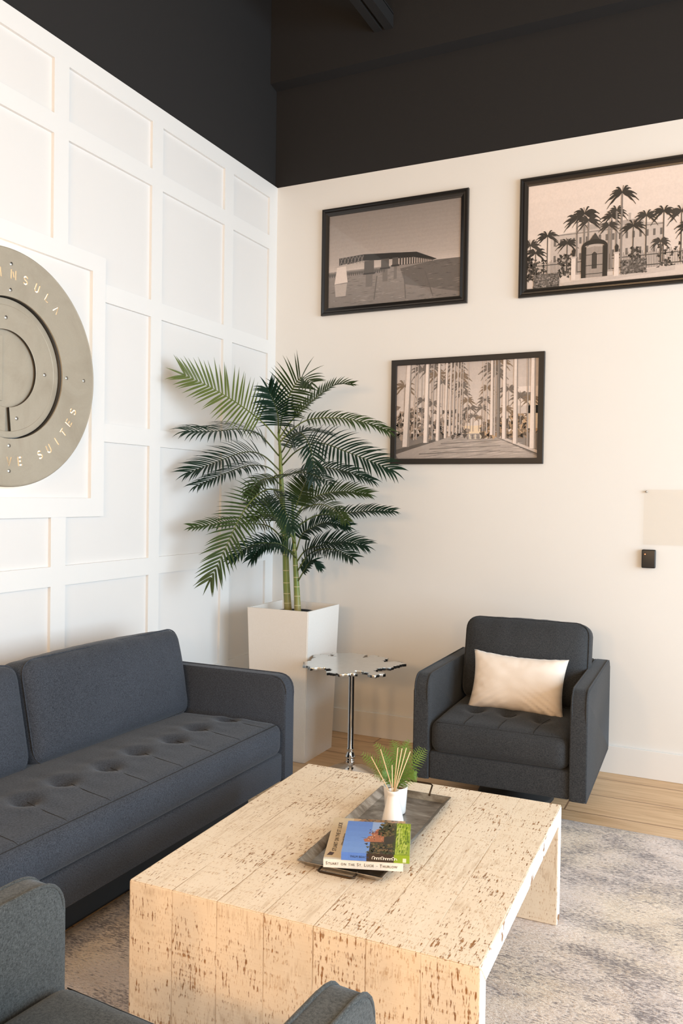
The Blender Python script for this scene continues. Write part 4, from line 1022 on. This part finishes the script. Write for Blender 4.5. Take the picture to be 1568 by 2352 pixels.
# ------------------------------------------------------------------ cluster side table
st = thing('side_table', 'chrome pedestal side table with a ragged coral shaped nickel top beside the planter', 'side table', (-1.778, 3.851, 0))
OUT = [(-2.023, 3.821), (-2.070, 3.90), (-2.062, 3.985), (-2.088, 4.02), (-2.105, 4.08), (-2.085, 4.115), (-2.035, 4.100), (-1.985, 4.112), (-2.045, 4.150), (-2.03, 4.185), (-1.985, 4.215), (-1.93, 4.235), (-1.88, 4.222), (-1.852, 4.165), (-1.825, 4.158), (-1.838, 4.215), (-1.80, 4.232), (-1.755, 4.21), (-1.712, 4.165), (-1.722, 4.112), (-1.680, 4.110), (-1.640, 4.128), (-1.610, 4.124), (-1.591, 4.065), (-1.619, 3.985), (-1.652, 3.928), (-1.668, 3.872), (-1.615, 3.838), (-1.581, 3.808), (-1.622, 3.768), (-1.668, 3.800), (-1.708, 3.832), (-1.735, 3.790), (-1.720, 3.745), (-1.755, 3.722), (-1.805, 3.704), (-1.845, 3.722), (-1.868, 3.790), (-1.905, 3.805), (-1.955, 3.775), (-1.995, 3.785)]
zt = 0.585
def rag(pts, sub=6, amp=0.006):
    out = []; m = len(pts)
    P = [Vector((0.972 * x + 1.778, 0.972 * y - 3.851, 0)) for x, y in pts]
    for i in range(m):
        a, b, c, d = P[i - 1], P[i], P[(i + 1) % m], P[(i + 2) % m]
        for k in range(sub):
            t = k / sub
            q = 0.5 * ((2 * b) + (c - a) * t + (2 * a - 5 * b + 4 * c - d) * t * t + (3 * b - a - 3 * c + d) * t ** 3)
            nn = Vector((-(c - b).y, (c - b).x, 0)); nn = nn.normalized()
            w = amp * (1 if (i * sub + k) % 2 else -0.6) + 0.010 * math.sin((i * sub + k) * 0.62) + 0.006 * math.sin((i * sub + k) * 1.31 + 1)
            out.append((q.x + nn.x * w, q.y + nn.y * w))
    return out
me = flat_curve('top', [rag(OUT)], 0.012, 0.0012); me.transform(Matrix.Translation((0, 0, zt - 0.0072)))
link('top', me, M['nickel'], st)
bm = lathe(bmesh.new(), [(0.0, 0.572), (0.06, 0.572), (0.06, 0.567), (0.02, 0.555), (0.0160, 0.54), (0.0157, 0.152), (0.0185, 0.147), (0.019, 0.137), (0.0155, 0.133), (0.0175, 0.127), (0.0258, 0.107), (0.0267, 0.095), (0.0214, 0.089), (0.0233, 0.083), (0.0248, 0.073), (0.0248, 0.058)], 28)
obj('pole', bm, M['chrome'], st, True)
bm = lathe(bmesh.new(), [(0.0248, 0.062), (0.032, 0.058), (0.075, 0.050), (0.13, 0.026), (0.165, 0.009), (0.168, 0.0), (0.0, 0.0)], 48)
obj('base', bm, M['chrome'], st, True)

# ------------------------------------------------------------------ diffuser, fern
vz = ZT + 0.001
df = thing('reed_diffuser', 'white conical reed diffuser vase with wooden sticks on the zinc tray', 'diffuser', (-0.968, 2.425, vz))
bm = lathe(bmesh.new(), [(0, 0.0), (0.034, 0.0), (0.0355, 0.003), (0.035, 0.010), (0.0195, 0.078), (0.0176, 0.088), (0.0176, 0.094), (0.0195, 0.097), (0.0198, 0.104), (0.0190, 0.106), (0.0165, 0.106), (0.0155, 0.09), (0.02, 0.06), (0.0, 0.05)], 36)
obj('bottle', bm, M['ceramic'], df, True)
base = Vector((-0.968, 2.425, vz))
for tip, bo in (((-1.046, 2.425, 0.612), (-0.008, -0.004)), ((-1.018, 2.435, 0.638), (-0.004, 0.005)), ((-0.969, 2.415, 0.600), (0.001, -0.007)), ((-0.960, 2.44, 0.650), (0.002, 0.002)), ((-0.944, 2.435, 0.651), (0.004, 0.0)), ((-0.935, 2.45, 0.650), (0.006, 0.004)), ((-0.914, 2.43, 0.647), (0.009, -0.003))):
    tp = Vector(tip) - base; a = Vector((bo[0], bo[1], 0.100)); b0 = a + (a - tp) * 0.35
    b0.x = max(-0.014, min(0.014, b0.x)); b0.y = max(-0.014, min(0.014, b0.y)); b0.z = 0.062
    obj('reed', tube(bmesh.new(), [b0, tp], 0.0017, 6), M['reed'], df, True)
fp = thing('potted_fern', 'small green fern in a white cup behind the diffuser', 'plant', (-0.994, 2.512, vz))
bm = lathe(bmesh.new(), [(0, 0.0), (0.031, 0.0), (0.034, 0.004), (0.0395, 0.086), (0.040, 0.089), (0.0375, 0.089), (0.036, 0.070), (0.0, 0.070)], 36)
obj('pot', bm, M['ceramic'], fp, True)
obj('soil', lathe(bmesh.new(), [(0, 0.0765), (0.02, 0.076), (0.0362, 0.0712)], 24), M['brown_soil'] if 'brown_soil' in M else simple('brown_soil', (0.20, 0.09, 0.03, 1), 0.9), fp, True)
fb0 = Vector((-0.994, 2.512, vz))
def fern_frond(tip, mid, W_, seed):
    rr = random.Random(seed)
    P = spline([Vector((rr.uniform(-.012, .012), rr.uniform(-.012, .012), 0.074)), Vector(mid) - fb0, Vector(tip) - fb0], 26)
    bm = bmesh.new(); tube(bm, P, [0.0010 - 0.0006 * i / 26 for i in range(27)], 5)
    n = 15; viewn = Vector((0.35, -0.85, 0.4)).normalized()
    for i in range(n):
        f = 0.16 + 0.82 * i / (n - 1); k = f * 26; a = int(min(k, 25)); p = P[a].lerp(P[a + 1], k - a); T = (P[a + 1] - P[a]).normalized()
        Nn = viewn - T * viewn.dot(T); Nn.normalize(); S_ = T.cross(Nn)
        ln = W_ * (math.sin(PI * min(1, (1 - f) * 0.62 + 0.10)) ** 1.0)
        for sd in (-1, 1):
            d = (S_ * sd * 0.9 + T * 0.45 + Nn * rr.uniform(-.15, .2)).normalized(); w = 0.0042
            s2 = d.cross(Nn).normalized()
            prev = None
            for j in range(6):
                q = j / 5; ww = w * (1 - q) ** 0.7 * (1.0 if j % 2 == 0 else 0.72) * min(1, ln / .02) + 0.0002
                c = p + d * ln * q + Vector((0, 0, -0.10 * ln * q * q))
                v = (bm.verts.new(c + s2 * ww * .5), bm.verts.new(c - s2 * ww * .5))
                if prev: bm.faces.new((prev[0], prev[1], v[1], v[0]))
                prev = v
    obj('frond', bm, M['fern'], fp, True)
FT = [((-1.110, 2.50, 0.592), (-1.045, 2.505, 0.555)), ((-1.120, 2.53, 0.570), (-1.05, 2.52, 0.545)), ((-1.072, 2.52, 0.624), (-1.02, 2.515, 0.575)), ((-1.005, 2.54, 0.636), (-0.995, 2.525, 0.58)), ((-0.957, 2.53, 0.652), (-0.972, 2.52, 0.585)), ((-0.909, 2.51, 0.640), (-0.945, 2.51, 0.58)), ((-0.905, 2.55, 0.622), (-0.94, 2.53, 0.57)),
      ((-0.922, 2.49, 0.560), (-0.948, 2.50, 0.545)), ((-0.928, 2.53, 0.540), (-0.95, 2.52, 0.535)), ((-1.060, 2.49, 0.528), (-1.02, 2.50, 0.535)), ((-1.035, 2.48, 0.60), (-1.005, 2.495, 0.56)), ((-0.975, 2.47, 0.61), (-0.98, 2.49, 0.56)), ((-0.935, 2.47, 0.60), (-0.96, 2.49, 0.56)), ((-1.09, 2.56, 0.61), (-1.03, 2.54, 0.57)), ((-0.985, 2.58, 0.63), (-0.985, 2.55, 0.58)), ((-1.03, 2.56, 0.63), (-1.0, 2.54, 0.58)),
      ((-0.985, 2.455, 0.53), (-0.985, 2.48, 0.53)), ((-1.02, 2.46, 0.55), (-1.0, 2.485, 0.54))]
for i, (tp, md) in enumerate(FT): fern_frond(tp, md, 0.030, i + 5)

# ------------------------------------------------------------------ books
def book(name, label, loc, rz, w, d, h, cover_art, spine_art):
    t = thing(name, label, 'book', loc, rz, 'books stacked on the tray')
    bm = bmesh.new(); ct_ = 0.0012
    box(bm, -w / 2, w / 2, -d / 2, d / 2, 0, ct_); box(bm, -w / 2, w / 2, -d / 2, d / 2, h - ct_, h); box(bm, -w / 2, w / 2, -d / 2, -d / 2 + 0.0015, 0, h)
    obj('cover', bm, M['cover_plain'], t)
    obj('pages', B(-w / 2 + .003, w / 2 - .003, -d / 2 + .0016, d / 2 - .004, ct_, h - ct_), M['paper'], t)
    cover_art.mesh('cover_print', w, d, M['cover'], t, lambda u, v, l: (u, v, h + 0.00005 + l), 0.0001)
    spine_art.mesh('spine_print', w, h, M['cover'], t, lambda u, v, l: (u, -d / 2 - 0.00005 - l, h / 2 + v), 0.0001)
    return t
M['cover_plain'] = simple('cover_board', (0.72, 0.68, 0.60, 1), 0.4)
def cv(r, g_, b): return (r / 255, g_ / 255, b / 255)
k = Ink()
k.rect(0, 1, 0, 1, cv(214, 193, 158), 0)
k.p([(.28, .12), (1, .12), (1, 1), (.28, 1)], cv(196, 160, 118), 1)
k.p([(.24, .06), (1, .06), (1, .30), (.24, .30)], cv(88, 52, 50), 1.5); k.p([(.33, .13), (.44, .13), (.44, .16), (.33, .16)], cv(190, 110, 80), 1.8); k.rect(.34, .43, .137, .153, cv(88, 52, 50), 1.9)
k.p([(.62, .06), (1, .06), (1, .26), (.66, .26)], cv(202, 152, 92), 2); k.p([(.66, .06), (.74, .06), (.70, .2)], cv(80, 52, 36), 2.2); k.p([(.88, .06), (1, .06), (1, .2)], cv(120, 78, 44), 2.2)
k.p([(.30, .88), (.9, .9), (.9, 1), (.4, 1)], cv(150, 120, 90), 2)
for i in range(50):
    u = rp.uniform(.36, .95); v = rp.uniform(.88, .99); k.p([(u, v), (u + .04, v), (u + .02, v + .03)], cv(*rp.choice(((90, 60, 40), (170, 110, 60), (60, 50, 40)))), 2.5)
k.rect(.0, 1, .0, .03, cv(226, 222, 210), 3)
k.p([(.03, .08), (.10, .08), (.12, .14), (.06, .155)], cv(70, 44, 34), 3)
s = Ink(); s.rect(0, 1, 0, 1, cv(232, 230, 222), 0)
b1 = book('book', 'cream hardback pictorial history, the lower of the two stacked books', (-0.952, 2.184, ZT + 0.0175 + 0.001), math.radians(20), 0.219, 0.290, 0.024, k, s)
I3 = Matrix.Identity(4)
Rx = Matrix.Rotation(PI / 2, 4, 'X')
def small_caps(words, x, size, xs=0.9):
    for wd in words:
        for j, part in enumerate((wd[0], wd[1:])):
            if not part: continue
            sz = size if j == 0 and wd[0] in 'SLT' and wd != 'THE' else size * 0.78
            m = text_mesh('spine_title', part, sz, M['ink_dark'], b1, Matrix.Translation((x, -0.1458, 0.0118 - (size - sz) * 0.33)) @ Rx, 0.0001, 'LEFT', 1.12, xs)
            x = max(v.co.x for v in m.data.vertices) + size * 0.14
        x += size * 0.36
    return x
xe = small_caps(('STUART', 'ON', 'THE', 'ST.', 'LUCIE'), -0.1025, 0.0122)
text_mesh('spine_title', '-', 0.011, M['ink_dark'], b1, Matrix.Translation((xe + 0.001, -0.1458, 0.0118)) @ Rx, 0.0001)
small_caps(('THURLOW',), xe + 0.010, 0.0122)
Rz = Matrix.Rotation(PI / 2, 4, 'Z')
text_mesh('cover_title', 'STUART ON THE ST. LUCIE', 0.0165, M['ink_dark'], b1, Matrix.Translation((-0.085, -0.095, 0.0246)) @ Rz, 0.0001, 'LEFT', 1.02, 1.0)
text_mesh('cover_subtitle', 'A Pictorial History', 0.011, M['ink_dark'], b1, Matrix.Translation((-0.066, -0.055, 0.0246)) @ Rz, 0.0001, 'LEFT', 1.0)
k = Ink()
k.band(0, .40, 0, 1, cv(120, 160, 224), cv(92, 132, 206), 0, 6); k.rect(.40, 1, 0, 1, cv(60, 48, 36), 0)
k.p([(.40, .35), (.40, 1), (.60, 1), (.60, .8), (.52, .62)], cv(150, 175, 218), .5)
k.p([(.29, .42), (.34, .45), (.36, .52), (.42, .55), (.40, .62), (.47, .66), (.46, .74), (.53, .80), (.60, .78), (.60, .36), (.32, .34)], cv(176, 108, 74), 1)
for i in range(34):
    u = rp.uniform(.36, .58); v = rp.uniform(.36, .72); k.rect(u, u + .016, v, v + .03, cv(*rp.choice(((112, 62, 44), (206, 146, 104), (90, 50, 40), (220, 170, 130)))), 1.5)
k.p([(.24, .475), (.33, .455), (.33, .47)], cv(70, 60, 60), 1.6)
k.p([(.46, .60), (.56, .66), (.52, .74), (.45, .68)], cv(150, 78, 60), 1.8)
for i in range(300):
    u = rp.uniform(.44, .77); v = rp.choice((rp.uniform(0, .30), rp.uniform(.55, 1)))
    if v > .5 and u < .52: u += .14
    if v < .3 and rp.random() < .5: u -= rp.uniform(0, .10)
    a = rp.random() * 6; r = .04; k.p([(u + r * math.cos(a + j * 2.1) * .8, v + r * math.sin(a + j * 2.1)) for j in range(3)], cv(*rp.choice(((28, 34, 18), (52, 60, 28), (88, 80, 44), (18, 20, 14), (120, 96, 60)))), 2.2)
k.rect(.62, .76, .30, .62, cv(40, 34, 30), 2.0)
k.rect(.765, 1, 0, 1, cv(150, 176, 46), 3)
for i in range(120):
    u = rp.uniform(.77, .96); v = rp.random(); k.p([(u, v), (u + .03, v + .02), (u + .02, v + .12)], cv(*rp.choice(((112, 142, 28), (180, 200, 70), (96, 126, 22), (196, 210, 96)))), 3.3)
for i in range(16): k.p([(.755 + .012 * math.sin(i * 2.2), i / 16), (.78, i / 16), (.785, (i + 1) / 16), (.755 + .02 * math.sin(i), (i + 1) / 16)], cv(40, 60, 16), 3.5)
k.rect(.82, .836, .3, .85, cv(196, 206, 120), 3.8)
s = Ink(); s.rect(0, .37, 0, 1, cv(86, 128, 206), 0); s.rect(.37, .77, 0, 1, cv(54, 42, 34), 0); s.rect(.77, 1, 0, 1, cv(136, 164, 38), 0); s.rect(.90, .95, .1, .6, cv(224, 220, 190), 1)
b2 = book('book', 'smaller blue and green photo hardback on top of the cream book', (-0.907, 2.158, ZT + 0.0175 + 0.001 + 0.0245), math.radians(20), 0.187, 0.218, 0.022, k, s)
text_mesh('spine_title', 'PALM BEACH', 0.0085, M['ink_blue'], b2, Matrix.Translation((-0.068, -0.1096, 0.011)) @ Rx, 0.0001, 'LEFT', 1.0)
def ribbon(bm, pts, w, y):
    prev = None
    for i, (px_, pz_) in enumerate(pts):
        a_, b_ = pts[max(0, i - 1)], pts[min(len(pts) - 1, i + 1)]
        d_ = Vector((b_[0] - a_[0], b_[1] - a_[1])); d_ = d_.normalized() if d_.length > 1e-9 else Vector((1, 0))
        v = (bm.verts.new((px_ - d_.y * w / 2, y, pz_ + d_.x * w / 2)), bm.verts.new((px_ + d_.y * w / 2, y, pz_ - d_.x * w / 2)))
        if prev: bm.faces.new((prev[0], prev[1], v[1], v[0]))
        prev = v
bm = bmesh.new(); hand = []
for i in range(150):
    q = i / 149; a_ = q * 2 * PI * 11
    amp = 0.0026 + 0.0016 * (1 if int(q * 11) in (0, 4, 9) else 0)
    hand.append((-0.008 + 0.066 * q - 0.0022 * math.sin(a_), 0.0095 - amp * math.cos(a_) + (amp - 0.0026)))
ribbon(bm, hand, 0.0013, -0.1097)
obj('spine_script', bm, M['ink_white'], b2)
